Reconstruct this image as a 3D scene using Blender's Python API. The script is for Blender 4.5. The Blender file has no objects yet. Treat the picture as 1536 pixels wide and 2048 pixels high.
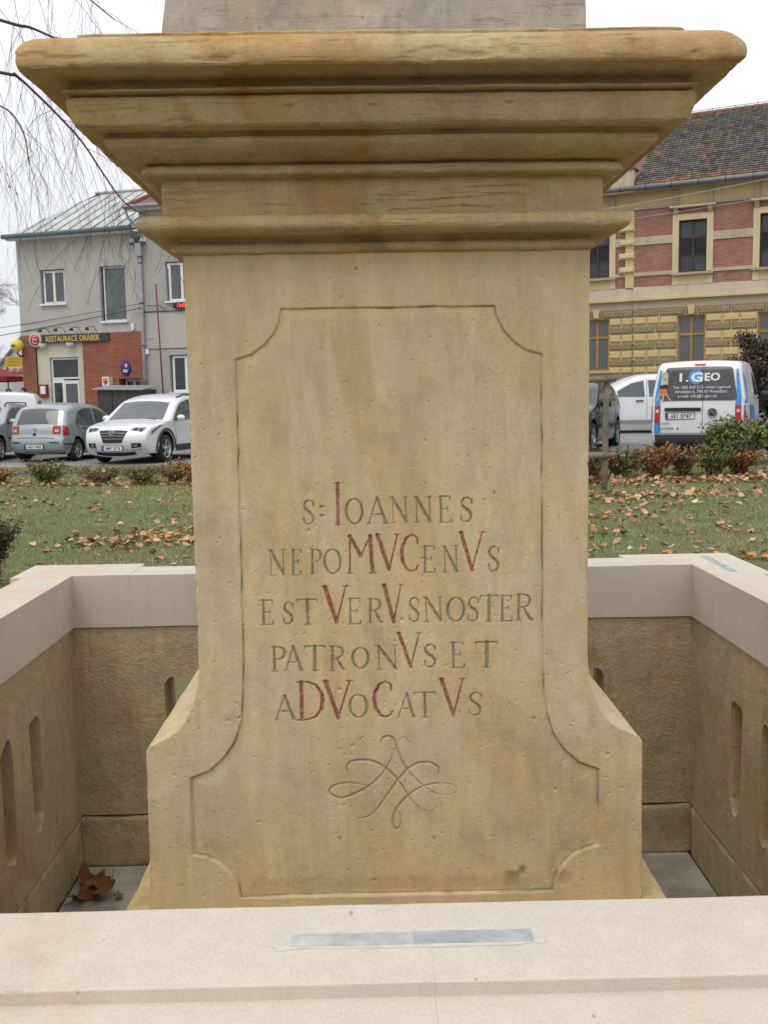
import bpy, math, random
import numpy as np
from mathutils import Vector, Matrix
from mathutils.geometry import tessellate_polygon
random.seed(7); rng = np.random.default_rng(7)
scene = bpy.context.scene
COL = scene.collection
rad = math.radians

# ------------------------------------------------------------------ camera, sky, sun, exposure
cam_d = bpy.data.cameras.new('camera'); cam = bpy.data.objects.new('camera', cam_d); COL.objects.link(cam)
cam_d.sensor_fit = 'HORIZONTAL'; cam_d.sensor_width = 36.0; cam_d.lens = 36.0 * 2000 / 1536
cam_d.clip_start = 0.05; cam_d.clip_end = 2000
PITCH, YAW, ROLL = .1129, -.0132, .0166
_f = Vector((-math.sin(YAW) * math.cos(PITCH), math.cos(YAW) * math.cos(PITCH), -math.sin(PITCH)))
_r = Vector((math.cos(YAW), math.sin(YAW), 0)); _u = _r.cross(_f)
_r2 = _r * math.cos(ROLL) - _u * math.sin(ROLL); _u2 = _r * math.sin(ROLL) + _u * math.cos(ROLL)
_m = Matrix((_r2, _u2, -_f)).transposed().to_4x4(); _m.translation = (-.0375, 0, 1.6)
cam.matrix_world = _m
cam_d.dof.use_dof = True; cam_d.dof.focus_distance = 1.9; cam_d.dof.aperture_fstop = 40
scene.camera = cam

SUN_EL, SUN_AZ = rad(60), rad(208)          # azimuth of the sun seen from above, clockwise from +Y
world = bpy.data.worlds.new('World'); scene.world = world; world.use_nodes = True
wn = world.node_tree; wn.nodes.clear()
wo = wn.nodes.new('ShaderNodeOutputWorld'); bg = wn.nodes.new('ShaderNodeBackground')
sky = wn.nodes.new('ShaderNodeTexSky'); sky.sky_type = 'NISHITA'; sky.sun_disc = False
sky.sun_elevation = SUN_EL; sky.sun_rotation = SUN_AZ; sky.air_density = 1; sky.dust_density = 5; sky.ozone_density = 1
hs = wn.nodes.new('ShaderNodeHueSaturation'); hs.inputs['Saturation'].default_value = .12; hs.inputs['Value'].default_value = 1
wn.links.new(sky.outputs[0], hs.inputs['Color'])
mixw = wn.nodes.new('ShaderNodeMixRGB'); mixw.inputs[0].default_value = .86   # closed cloud deck over the clear sky
wn.links.new(hs.outputs[0], mixw.inputs[1])
tcw = wn.nodes.new('ShaderNodeTexCoord'); cl = wn.nodes.new('ShaderNodeTexNoise'); cl.inputs['Scale'].default_value = 1.6; cl.inputs['Detail'].default_value = 3
wn.links.new(tcw.outputs['Generated'], cl.inputs['Vector'])
crw = wn.nodes.new('ShaderNodeValToRGB')
crw.color_ramp.elements[0].position = .3; crw.color_ramp.elements[0].color = (7.3, 7.6, 8.1, 1)
crw.color_ramp.elements[1].position = .7; crw.color_ramp.elements[1].color = (8.8, 8.95, 9.3, 1)
wn.links.new(cl.outputs['Fac'], crw.inputs[0]); wn.links.new(crw.outputs[0], mixw.inputs[2])
# an overcast sky is brighter overhead than at the horizon
sx = wn.nodes.new('ShaderNodeSeparateXYZ'); wn.links.new(tcw.outputs['Generated'], sx.inputs[0])
mr = wn.nodes.new('ShaderNodeMapRange'); mr.inputs['From Min'].default_value = 0; mr.inputs['From Max'].default_value = 1; mr.inputs['To Min'].default_value = .88; mr.inputs['To Max'].default_value = 1.45
wn.links.new(sx.outputs['Z'], mr.inputs['Value']); mg = wn.nodes.new('ShaderNodeMixRGB'); mg.blend_type = 'MULTIPLY'; mg.inputs[0].default_value = 1
wn.links.new(mixw.outputs[0], mg.inputs[1]); wn.links.new(mr.outputs[0], mg.inputs[2])
wn.links.new(mg.outputs[0], bg.inputs['Color']); bg.inputs['Strength'].default_value = .118
wn.links.new(bg.outputs[0], wo.inputs['Surface'])
sd = bpy.data.lights.new('sun', 'SUN'); sd.energy = .8; sd.angle = rad(35); sd.color = (1, .955, .88)
sun = bpy.data.objects.new('sun', sd); COL.objects.link(sun)
_sv = Vector((math.sin(SUN_AZ) * math.cos(SUN_EL), math.cos(SUN_AZ) * math.cos(SUN_EL), math.sin(SUN_EL)))
sun.rotation_euler = _sv.to_track_quat('Z', 'Y').to_euler()
vs = scene.view_settings; vs.view_transform = 'Standard'; vs.look = 'None'; vs.gamma = 1; vs.use_curve_mapping = False; vs.exposure = .09

# ------------------------------------------------------------------ helpers
def link(o, parent=None):
    COL.objects.link(o)
    if parent is not None: o.parent = parent
    return o
def tag(o, label=None, cat=None, group=None, kind=None):
    if label: o['label'] = label
    if cat: o['category'] = cat
    if group: o['group'] = group
    if kind: o['kind'] = kind
    return o
def empty(name, loc, rz=0.0, label=None, cat=None, group=None):
    o = bpy.data.objects.new(name, None); o.location = loc; o.rotation_euler = (0, 0, rz); o.empty_display_size = .2
    COL.objects.link(o); return tag(o, label, cat, group)
def copy_tree(o, parent=None):
    c = o.copy(); COL.objects.link(c)
    if parent is not None: c.parent = parent
    for ch in list(o.children): copy_tree(ch, c)
    return c
class MB:
    def __init__(s): s.v = []; s.f = []; s.c = []; s.sm = []
    def add(s, vs_, fs, col=None, smooth=False):
        b = len(s.v); s.v += [tuple(p) for p in vs_]
        for f in fs: s.f.append(tuple(i + b for i in f)); s.c.append(col); s.sm.append(smooth)
        return s
    def box(s, x0, x1, y0, y1, z0, z1, col=None):
        return s.add([(x0,y0,z0),(x1,y0,z0),(x1,y1,z0),(x0,y1,z0),(x0,y0,z1),(x1,y0,z1),(x1,y1,z1),(x0,y1,z1)],
              [(0,3,2,1),(4,5,6,7),(0,1,5,4),(1,2,6,5),(2,3,7,6),(3,0,4,7)], col)
    def frustum(s, x0, x1, z0, z1, yb, yt, i, col=None):    # bevelled block on a facade, base at yb, face at yt, inset i
        return s.add([(x0,yb,z0),(x1,yb,z0),(x1,yb,z1),(x0,yb,z1),(x0+i,yt,z0+i),(x1-i,yt,z0+i),(x1-i,yt,z1-i),(x0+i,yt,z1-i)],
              [(4,5,6,7),(0,1,5,4),(1,2,6,5),(2,3,7,6),(3,0,4,7)], col)
    def prism(s, poly, axis, a, b, col=None):               # poly of 2D points extruded along axis (0,1,2)
        n = len(poly)
        def P(p, t):
            if axis == 2: return (p[0], p[1], t)
            if axis == 1: return (p[0], t, p[1])
            return (t, p[0], p[1])
        vs_ = [P(p, a) for p in poly] + [P(p, b) for p in poly]
        fs = [tuple(range(n))[::-1], tuple(range(n, 2*n))] + [(i, (i+1) % n, (i+1) % n + n, i + n) for i in range(n)]
        return s.add(vs_, fs, col)
    def tube(s, pts, r, n=6, col=None, cap=True, smooth=True):
        pts = [Vector(p) for p in pts]; m = len(pts)
        rr = r if hasattr(r, '__len__') else [r] * m
        vs_ = []; up = Vector((0.03, 0.05, 1)).normalized()
        for i, p in enumerate(pts):
            d = (pts[min(i+1, m-1)] - pts[max(i-1, 0)])
            if d.length < 1e-9: d = Vector((0, 0, 1))
            d.normalize(); a = up.cross(d)
            if a.length < .1: a = Vector((1, 0, 0)).cross(d)
            a.normalize(); b = d.cross(a)
            for k in range(n):
                t = 2*math.pi*k/n; vs_.append(p + a*(math.cos(t)*rr[i]) + b*(math.sin(t)*rr[i]))
        fs = [(i*n+k, i*n+(k+1) % n, (i+1)*n+(k+1) % n, (i+1)*n+k) for i in range(m-1) for k in range(n)]
        s.add(vs_, fs, col, smooth)
        if cap: b = len(s.v) - len(vs_); s.f += [tuple(b+k for k in range(n))[::-1], tuple(b+(m-1)*n+k for k in range(n))]; s.c += [col]*2; s.sm += [False]*2
        return s
    def lathe(s, prof, n=24, cen=(0,0,0), axis=2, col=None):   # prof: (r, h)
        vs_ = []
        for (r, h) in prof:
            for k in range(n):
                t = 2*math.pi*k/n; c, d = r*math.cos(t), r*math.sin(t)
                p = (c, d, h) if axis == 2 else ((c, h, d) if axis == 1 else (h, c, d))
                vs_.append((p[0]+cen[0], p[1]+cen[1], p[2]+cen[2]))
        fs = [(i*n+k, i*n+(k+1) % n, (i+1)*n+(k+1) % n, (i+1)*n+k) for i in range(len(prof)-1) for k in range(n)]
        return s.add(vs_, fs, col, True)
    def build(s, name, mat, parent=None, loc=None, bevel=0):
        me = bpy.data.meshes.new(name); me.from_pydata(s.v, [], s.f)
        mats = mat if isinstance(mat, list) else [mat]
        for m in mats: me.materials.append(m)
        if any(s.sm): me.polygons.foreach_set('use_smooth', s.sm)
        if any(c is not None for c in s.c):
            at = me.color_attributes.new('col', 'FLOAT_COLOR', 'CORNER'); arr = []
            for c, f in zip(s.c, s.f):
                c = c if c is not None else (1, 1, 1); arr += [c[0], c[1], c[2], 1.0] * len(f)
            at.data.foreach_set('color', arr)
        me.validate(); me.update()
        o = bpy.data.objects.new(name, me); link(o, parent)
        if loc: o.location = loc
        if bevel:
            b = o.modifiers.new('bevel', 'BEVEL'); b.width = bevel; b.segments = 2; b.limit_method = 'ANGLE'; b.angle_limit = rad(40)
        return o
def np_mesh(name, V, F, mat, parent=None, smooth=True, cols=None):
    me = bpy.data.meshes.new(name); V = np.asarray(V, np.float32); F = np.asarray(F, np.int32)
    k = F.shape[1]
    me.vertices.add(len(V)); me.vertices.foreach_set('co', V.ravel())
    me.loops.add(F.size); me.loops.foreach_set('vertex_index', F.ravel())
    me.polygons.add(len(F)); me.polygons.foreach_set('loop_start', np.arange(0, F.size, k, dtype=np.int32))
    me.polygons.foreach_set('use_smooth', np.full(len(F), smooth, bool))
    me.update(calc_edges=True)
    me.materials.append(mat)
    if cols is not None:
        at = me.color_attributes.new('col', 'FLOAT_COLOR', 'POINT')
        c4 = np.ones((len(V), 4), np.float32); c4[:, :3] = cols; at.data.foreach_set('color', c4.ravel())
    o = bpy.data.objects.new(name, me); return link(o, parent)
_tab = np.random.default_rng(3).random((32, 32, 32)).astype(np.float32)
def vnoise(P, f, off=0.0, oct=1):
    P = np.asarray(P, np.float64); out = 0; a = 1.0; tot = 0
    for o_ in range(oct):
        q = P * f * (2**o_) + off + 17.3*o_; i = np.floor(q).astype(int); t = q - i; t = t*t*(3-2*t); i &= 31; j = (i+1) & 31
        x0, y0, z0 = i[..., 0], i[..., 1], i[..., 2]; x1, y1, z1 = j[..., 0], j[..., 1], j[..., 2]; tx, ty, tz = t[..., 0], t[..., 1], t[..., 2]
        l = lambda a_, b_, w: a_ + (b_-a_)*w
        v = l(l(l(_tab[x0,y0,z0], _tab[x1,y0,z0], tx), l(_tab[x0,y1,z0], _tab[x1,y1,z0], tx), ty),
              l(l(_tab[x0,y0,z1], _tab[x1,y0,z1], tx), l(_tab[x0,y1,z1], _tab[x1,y1,z1], tx), ty), tz)
        out = out + a*(v*2-1); tot += a; a *= .5
    return out / tot
def catmull(pts, n=8, closed=False):
    P = [np.array(p, float) for p in pts]; m = len(P); out = []
    for i in range(m if closed else m-1):
        p0 = P[(i-1) % m] if (closed or i > 0) else 2*P[0]-P[1]; p1 = P[i]; p2 = P[(i+1) % m]
        p3 = P[(i+2) % m] if (closed or i < m-2) else 2*P[-1]-P[-2]
        for k in range(n):
            t = k/n; out.append(.5*((2*p1)+(-p0+p2)*t+(2*p0-5*p1+4*p2-p3)*t*t+(-p0+3*p1-3*p2+p3)*t**3))
    if not closed: out.append(P[-1])
    return np.array(out)
def sstep(a, b, x):
    t = np.clip((x-a)/(b-a), 0, 1); return t*t*(3-2*t)

# ------------------------------------------------------------------ materials
class NT:
    def __init__(s, name):
        s.m = bpy.data.materials.new(name); s.m.use_nodes = True; s.t = s.m.node_tree
        s.b = s.t.nodes['Principled BSDF']; s.tc = s.t.nodes.new('ShaderNodeTexCoord'); s.co = s.tc.outputs['Object']
    def n(s, ty, **kw):
        nd = s.t.nodes.new('ShaderNode'+ty)
        for k, v in kw.items():
            if k in nd.inputs.keys(): nd.inputs[k].default_value = v
            else: setattr(nd, k, v)
        return nd
    def l(s, a, b): s.t.links.new(a, b)
    def mapping(s, scale=(1,1,1), rot=(0,0,0), src=None, loc=(0,0,0)):
        m = s.n('Mapping'); m.inputs['Scale'].default_value = scale; m.inputs['Rotation'].default_value = rot; m.inputs['Location'].default_value = loc
        s.l(src or s.co, m.inputs['Vector']); return m.outputs[0]
    def noise(s, scale, detail=4, rough=.55, dist=0, vec=None):
        nd = s.n('TexNoise'); nd.inputs['Scale'].default_value = scale; nd.inputs['Detail'].default_value = detail
        nd.inputs['Roughness'].default_value = rough; nd.inputs['Distortion'].default_value = dist; s.l(vec or s.co, nd.inputs['Vector']); return nd.outputs['Fac']
    def ramp(s, fac, *stops):
        r = s.n('ValToRGB'); e = r.color_ramp.elements
        while len(e) < len(stops): e.new(.5)
        for el, (p, c) in zip(e, stops):
            el.position = p; el.color = (c, c, c, 1) if not hasattr(c, '__len__') else (*c, 1)
        s.l(fac, r.inputs[0]); return r.outputs[0]
    def mix(s, fac, a, b, mode='MIX'):
        m = s.n('MixRGB', blend_type=mode)
        for i_, v in enumerate((fac, a, b)):
            sock = m.inputs[i_]
            if hasattr(v, 'is_linked'): s.l(v, sock)
            elif hasattr(v, '__len__'): sock.default_value = (*v, 1)
            else: sock.default_value = v if i_ == 0 else (v, v, v, 1)
        return m.outputs[0]
    def math(s, op, a, b=0.0):
        m = s.n('Math', operation=op)
        for i, v in enumerate((a, b)):
            if hasattr(v, 'is_linked'): s.l(v, m.inputs[i])
            else: m.inputs[i].default_value = v
        return m.outputs[0]
    def bump(s, h, strength=.5, dist=.002, prev=None):
        b = s.n('Bump'); b.inputs['Strength'].default_value = strength; b.inputs['Distance'].default_value = dist
        s.l(h, b.inputs['Height'])
        if prev is not None: s.l(prev, b.inputs['Normal'])
        return b.outputs[0]
    def done(s, col=None, rough=.85, nrm=None, spec=.3, metal=0):
        if col is not None:
            if hasattr(col, 'is_linked'): s.l(col, s.b.inputs['Base Color'])
            else: s.b.inputs['Base Color'].default_value = (*col, 1)
        if hasattr(rough, 'is_linked'): s.l(rough, s.b.inputs['Roughness'])
        else: s.b.inputs['Roughness'].default_value = rough
        s.b.inputs['Specular IOR Level'].default_value = spec; s.b.inputs['Metallic'].default_value = metal
        if nrm is not None: s.l(nrm, s.b.inputs['Normal'])
        return s.m
def simple(name, c, rough=.7, var=.12, scale=6, bump=0, bdist=.003, bscale=60, metal=0, spec=.35, coat=0):
    t = NT(name); c2 = tuple(x*(1-var) for x in c); c1 = tuple(min(1, x*(1+var)) for x in c)
    col = t.ramp(t.noise(scale, 5, .6), (.3, c2), (.7, c1))
    nr = t.bump(t.noise(bscale, 3), bump, bdist) if bump else None
    m = t.done(col, rough, nr, spec, metal)
    if coat: t.b.inputs['Coat Weight'].default_value = coat; t.b.inputs['Coat Roughness'].default_value = .05
    return m
def attr_mat(name, rough=.7, var=.25, scale=30, bump=0, trans=0, spec=.3):
    t = NT(name); a = t.n('VertexColor'); a.layer_name = 'col'
    col = t.mix(1.0, a.outputs[0], t.ramp(t.noise(scale, 3), (.3, 1-var), (.7, 1+var)), 'MULTIPLY')
    nr = t.bump(t.noise(scale*3, 3), bump, .01) if bump else None
    m = t.done(col, rough, nr, spec)
    return m
def sandstone(name, base, grey, vein, vein_amt=.6, pits=1.0, grain=.5, tool=0.0, dark=1.0, paint=False, bed=0.0, va=.46, mott=1.0, spots=.35, vrot=(0,.5,0), vscale=1.0, fine=(1,1,1)):
    t = NT(name)
    big = t.noise(2.2, 9, .66, .4)
    c = t.mix(t.ramp(big, (.35, 0), (.68, 1)), base, grey)
    # warm iron veins and bands running through the bed of the stone
    vv = t.mapping((1.0*vscale, 1.0*vscale, .45*vscale), vrot)
    w = t.n('TexWave', wave_type='BANDS', bands_direction='X'); w.inputs['Scale'].default_value = .9; w.inputs['Distortion'].default_value = 9
    w.inputs['Detail'].default_value = 4; w.inputs['Detail Scale'].default_value = 1.1; w.inputs['Detail Roughness'].default_value = .6; t.l(vv, w.inputs['Vector'])
    vm = t.ramp(w.outputs['Fac'], (.55, 0), (.9, 1)); area = t.ramp(t.noise(1.7, 9, .66, .3, t.mapping(loc=(3.1, 1.7, .4))), (va, 0), (va+.2, 1))
    c = t.mix(t.math('MULTIPLY', t.math('MULTIPLY', vm, area), vein_amt), c, vein)
    # thin rusty lines
    w2 = t.n('TexWave', wave_type='BANDS', bands_direction='X'); w2.inputs['Scale'].default_value = 1.6; w2.inputs['Distortion'].default_value = 14
    w2.inputs['Detail'].default_value = 3; w2.inputs['Detail Scale'].default_value = .8; t.l(vv, w2.inputs['Vector'])
    c = t.mix(t.math('MULTIPLY', t.ramp(w2.outputs['Fac'], (.90, 0), (.99, 1)), t.math('MULTIPLY', area, vein_amt*.35)), c, tuple(x*.75 for x in vein))
    # grey weathering blotches, finer mottling
    gm = t.ramp(t.noise(7, 6, .65, .3, t.mapping(loc=(5, 2, 9))), (.56, 0), (.74, 1))
    c = t.mix(t.math('MULTIPLY', gm, spots), c, tuple(x*.62 for x in (base[0]*.8, base[1]*.9, base[2]*1.15)))
    c = t.mix(t.math('MULTIPLY', t.ramp(t.noise(22, 6, .7), (.35, 0), (.7, 1)), .22*mott), c, tuple(min(1, x*1.28) for x in base))
    fn = t.noise(420, 3, .6, 0, t.mapping(fine)); c = t.mix(1.0, c, t.ramp(fn, (.3, 1-.14*(.5+mott/2)), (.7, 1+.12*(.5+mott/2))), 'MULTIPLY')
    # dark specks sitting in pits
    vo = t.n('TexVoronoi', feature='F1'); vo.inputs['Scale'].default_value = 46; vo.inputs['Randomness'].default_value = 1; t.l(t.mapping(fine), vo.inputs['Vector'])
    rnd = t.n('SeparateColor'); t.l(vo.outputs['Color'], rnd.inputs[0])
    sp = t.math('MULTIPLY', t.math('LESS_THAN', vo.outputs['Distance'], t.math('MULTIPLY', rnd.outputs[0], .13)), t.math('GREATER_THAN', rnd.outputs[1], .72))
    c = t.mix(t.math('MULTIPLY', sp, .55*min(1, pits)), c, tuple(x*.35 for x in base))
    if paint:
        a = t.n('VertexColor'); a.layer_name = 'col'; sc = t.n('SeparateColor'); t.l(a.outputs[0], sc.inputs[0])
        wear = t.ramp(t.noise(190, 5, .75), (.36, .3), (.54, 1))
        c = t.mix(t.math('MULTIPLY', sc.outputs[1], t.math('MULTIPLY', wear, .78)), c, (.17, .135, .08))
        c = t.mix(t.math('MULTIPLY', sc.outputs[0], t.math('MULTIPLY', wear, .95)), c, (.27, .07, .055))
        c = t.mix(sc.outputs[2], c, (.10, .085, .065))
    if bed:      # thin cracks that follow the bedding of the stone
        bn = t.noise(1, 6, .7, .4, t.mapping((7, 7, 130))); bm = t.math('MULTIPLY', t.ramp(bn, (.56, 0), (.64, 1)), t.ramp(t.noise(5, 4), (.42, 0), (.58, 1)))
        c = t.mix(t.math('MULTIPLY', bm, .35*bed), c, tuple(x*.35 for x in base))
    st = t.ramp(t.noise(1, 7, .7, .2, t.mapping((26, 26, 5))), (.35, 1-.13*mott), (.7, 1+.09*mott)); c = t.mix(1.0, c, st, 'MULTIPLY')
    if dark != 1: c = t.mix(1.0, c, (dark, dark, dark), 'MULTIPLY')
    h = t.math('SUBTRACT', t.math('ADD', t.math('MULTIPLY', t.noise(260, 4, .7), .6), t.math('MULTIPLY', t.noise(38, 5, .6), 1.3)), t.math('MULTIPLY', sp, 1.5*pits))
    if bed: h = t.math('SUBTRACT', h, t.math('MULTIPLY', bm, 2.2*bed))
    nr = t.bump(h, grain, .0016)
    if tool:
        tv = t.mapping((1, 1, 1), (.7, .75, .6)); tn = t.noise(1, 3, .6, .3, t.mapping((150, 150, 14), (0, 0, 0), tv))      # chisel strokes
        hh = t.math('ADD', t.math('MULTIPLY', tn, t.ramp(t.noise(3), (.35, .25), (.65, .9))), t.math('MULTIPLY', t.noise(9, 6, .72), 2.6))
        nr = t.bump(hh, tool, .013, nr)
    return t.done(c, .92, nr, .18)

STONE = sandstone('ochre_sandstone', (.605, .455, .25), (.52, .43, .29), (.52, .32, .15), .5, 1.2, .7, paint=True, spots=.5, vrot=(.2, .75, .3), vscale=1.5)
STONE_C = sandstone('cornice_sandstone', (.50, .36, .175), (.45, .345, .20), (.40, .19, .065), .8, 1.2, .7, spots=.6, vrot=(.3, 1.2, .2), vscale=1.9, fine=(.3, .3, 1), bed=.6, va=.41)
BLOCK = sandstone('grey_statue_stone', (.46, .40, .31), (.38, .345, .29), (.43, .29, .17), .3, 1, 1.0, spots=.7, vrot=(.3, 1.2, 0), vscale=2, bed=.2)
WALLST = sandstone('rough_wall_sandstone', (.50, .395, .225), (.39, .33, .225), (.42, .25, .11), .6, 1, .9, tool=.6, spots=.75, vscale=1.3)
COPE = sandstone('pale_coping_sandstone', (.575, .51, .42), (.53, .485, .42), (.56, .42, .29), .8, 1.2, .22, spots=.06, vrot=(.2, .7, .5), fine=(1, .5, 1), mott=.35)
FLOORM = simple('cement_floor', (.36, .325, .275), .9, .34, 7, .6, .004, 40)
MORTAR = simple('pale_mortar', (.54, .505, .45), .9, .1, 60, .5, .002, 200)

# ------------------------------------------------------------------ setting: ground, road
def gz(x, y):
    x = np.asarray(x, float); y = np.asarray(y, float)
    left = .13*sstep(9, 22, y); right = np.interp(y, [8, 11, 19.6, 28, 60], [0, .07, .40, .57, .85])
    k = sstep(-3, 3.5, x); return left*(1-k) + right*k
def edge_y(x): return np.interp(x, [-14, -3, 3, 12], [24.0, 23.7, 19.0, 19.0])      # lawn / asphalt edge
def ground_sheet(name, xs, ys, mask, dz, mat):
    X, Y = np.meshgrid(xs, ys, indexing='ij'); Z = gz(X, Y)+dz; n, m = X.shape
    V = np.stack([X, Y, Z], -1).reshape(-1, 3); idx = np.arange(n*m).reshape(n, m)
    F = np.stack([idx[:-1, :-1], idx[1:, :-1], idx[1:, 1:], idx[:-1, 1:]], -1).reshape(-1, 4)
    if mask is not None:
        c = V[F].mean(1); F = F[mask(c[:, 0], c[:, 1])]
    return tag(np_mesh(name, V, F, mat), kind='structure')
def lawn_mat():
    t = NT('lawn'); n1 = t.noise(.7, 5, .6); n2 = t.noise(14, 5, .7)
    c = t.ramp(n1, (.3, (.16, .18, .075)), (.7, (.21, .195, .10)))
    c = t.mix(t.ramp(n2, (.4, 0), (.7, 1)), c, (.12, .155, .055)); c = t.mix(t.ramp(t.noise(60, 4, .7), (.3, 0), (.75, .6)), c, (.26, .23, .13))
    return t.done(c, .95, t.bump(t.noise(70, 4, .7), .9, .03), .1)
def asphalt_mat():
    t = NT('asphalt'); c = t.ramp(t.noise(1.2, 6, .65), (.3, (.19, .185, .18)), (.7, (.27, .265, .255)))
    c = t.mix(1.0, c, t.ramp(t.noise(90, 3, .6), (.3, .85), (.7, 1.15)), 'MULTIPLY'); return t.done(c, .9, t.bump(t.noise(160, 3), .4, .006), .3)
far = [-400, -200, -90, -50, -30]; xs = np.array(far + list(np.arange(-24, 25, 1.0)) + [30, 50, 90, 200, 400])
ys = np.array([-300, -100, -40, -15, -6, -2] + list(np.arange(0, 45, 1.0)) + [50, 60, 80, 120, 200, 400, 900])
ground_sheet('ground', xs, ys, None, -.03, simple('soil', (.12, .095, .06), .95, .3, 2, .6, .02, 20))
xs2 = np.arange(-26, 26.01, .25); ys2 = np.arange(3.6, 24.6, .15)
ground_sheet('lawn', xs2, ys2, lambda x, y: y < edge_y(x), 0, lawn_mat())
ground_sheet('near_lawn', np.arange(-26, 26.01, 1.), np.arange(-6, 3.7, .8), lambda x, y: (abs(x) > 2.2) | (y < .2), 0, bpy.data.materials['lawn'])
ground_sheet('road', np.arange(-60, 60.1, .5), np.arange(14, 60, .25), lambda x, y: y > edge_y(x)-.12, .004-.006, asphalt_mat())
# paving round the monument
pv = MB()
pv.box(-2.2, 2.2, .2, 3.75, -.05, .004); tag(pv.build('paving', simple('gravel_paving', (.2, .185, .16), .95, .25, 30, .8, .01, 150)), kind='structure')

# ------------------------------------------------------------------ monument pedestal
YC, HW = 2.192, .364; YF = YC-HW
ped = empty('stone_pedestal', (0, YC, 0), 0, 'ochre sandstone monument pedestal with carved Latin inscription and wide moulded cornice', 'pedestal')
def lp(V): V = np.array(V, float); V[..., 1] -= YC; return V       # world -> pedestal space
ZB, ZT = .60, 1.862
def hw_of(z):
    zs = [.55, .80, .945, .956, .964, .972, .985, 1.004, 1.035, 1.07, 1.11, 1.2, 1.9]
    ws = [.475, .471, .470, .463, .446, .428, .409, .394, .379, .368, .3645, .364, .364]
    return np.interp(z, zs, ws)
STEP = .0016
nz = int((ZT-ZB)/STEP)+1; nx = 2*int(.40/STEP)+1
zv = np.linspace(ZB, ZT, nz); uv = np.linspace(-1, 1, nx)
Z = np.repeat(zv[:, None], nx, 1); X = uv[None, :]*hw_of(zv)[:, None]
P3 = np.stack([X, np.full_like(X, YF), Z], -1)
# sunk panel outline (x mm, z mm), right half mirrored
halfR = [(193, 1764), (197, 1742), (208, 1720), (226, 1700), (248, 1684), (278, 1675), (279, 1500), (280, 1300), (281, 1120), (284, 1050), (290, 1000), (303, 962), (322, 934), (350, 908), (388, 893),
         (389, 741), (362, 736), (338, 722), (318, 700), (305, 676), (301, 651)]
pol = np.array(halfR + [(-a, b) for a, b in halfR[::-1]], float)/1000
def poly_sd(px, pz, poly):
    d = np.full(px.shape, 1e9); ins = np.zeros(px.shape, bool); n = len(poly)
    for i in range(n):
        a = poly[i]; b = poly[(i+1) % n]; e = b-a; L2 = e@e
        t = np.clip(((px-a[0])*e[0]+(pz-a[1])*e[1])/L2, 0, 1)
        d = np.minimum(d, (px-a[0]-t*e[0])**2+(pz-a[1]-t*e[1])**2)
        c = ((a[1] > pz) != (b[1] > pz)) & (px < (b[0]-a[0])*(pz-a[1])/(b[1]-a[1]+1e-12)+a[0]); ins ^= c
    return np.where(ins, 1, -1)*np.sqrt(d)
wob = vnoise(P3, 25, 3)*.0012
sdp = poly_sd(X, Z, pol)+wob
low = sstep(1.1, .75, Z)
dep = (.0035+.0035*low)*sstep(-.0008, .0022, sdp)*(1-.55*sstep(.003, .022+.02*low, sdp)) + .0022*np.exp(-((sdp-.0012)/.0013)**2)
dep = dep + vnoise(P3, 5, 1)*.0012 + vnoise(P3, 40, 2, 2)*.00035 + vnoise(P3, 170, 5)*.00012
stain_groove_dark = .75*np.exp(-((sdp-.0012)/.0013)**2)*sstep(-.2, .5, vnoise(P3, 30, 8))  # darker line along the panel groove, broken up by noise
# letters: (char, x0, x1, z0, z1, painted red) in millimetres on the face
ROWS = [[('S',-163,-140,1372,1417,0),(':',-131,-120,1386,1407,0),('I',-106,-90,1371,1447,1),('O',-84,-52,1371,1418,0),('A',-44,-8,1371,1419,0),('N',0,30,1372,1419,0),('N',44,74,1372,1419,0),('E',86,112,1371,1419,0),('S',126,151,1371,1417,0)],
[('N',-227,-198,1278,1325,0),('E',-187,-167,1278,1325,0),('P',-152,-130,1279,1325,0),('O',-126,-94,1279,1325,0),('M',-84,-31,1279,1348,1),('V',-30,16,1283,1350,1),('C',15,50,1280,1349,1),('E',56,81,1278,1327,0),('N',95,122,1278,1327,0),('V',123,172,1280,1352,1),('S',177,200,1278,1325,0)],
[('E',-246,-221,1185,1231,0),('S',-205,-184,1185,1227,0),('T',-178,-139,1184,1231,0),('V',-130,-82,1185,1255,1),('E',-85,-58,1183,1231,0),('R',-47,-18,1185,1230,0),('V',-19,20,1184,1256,1),('S',29,51,1185,1231,0),('N',59,92,1185,1231,0),('O',101,134,1184,1230,0),('S',138,162,1184,1230,0),('T',162,197,1183,1232,0),('E',199,224,1183,1231,0),('R',229,262,1184,1233,0)],
[('P',-229,-201,1096,1142,0),('A',-204,-171,1096,1142,0),('T',-167,-127,1096,1142,0),('R',-120,-89,1095,1141,0),('O',-78,-46,1098,1138,0),('N',-31,7,1095,1141,0),('V',7,54,1098,1164,1),('S',56,81,1098,1142,0),('E',106,134,1096,1144,0),('T',153,197,1096,1144,0)],
[('A',-225,-187,1002,1049,0),('D',-182,-132,1001,1074,1),('V',-135,-78,1002,1075,1),('O',-85,-50,1003,1048,0),('C',-41,-2,1003,1072,1),('A',6,39,1002,1048,0),('T',36,80,1002,1049,0),('V',85,135,1002,1075,1),('S',139,167,1003,1048,0)]]
def arcp(cx, cy, rx, ry, a0, a1, w0, w1, n=14):   # angle in degrees; weight thick at the sides
    out = []
    for i in range(n+1):
        a = rad(a0+(a1-a0)*i/n); out.append((cx+rx*math.cos(a), cy+ry*math.sin(a), w0+(w1-w0)*abs(math.cos(a))))
    return out
B_, H_ = 1.0, .42      # thick, thin
def ser(x, y, w=.13): return [(x-w, y, H_*.8), (x+w, y, H_*.8)]
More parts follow.
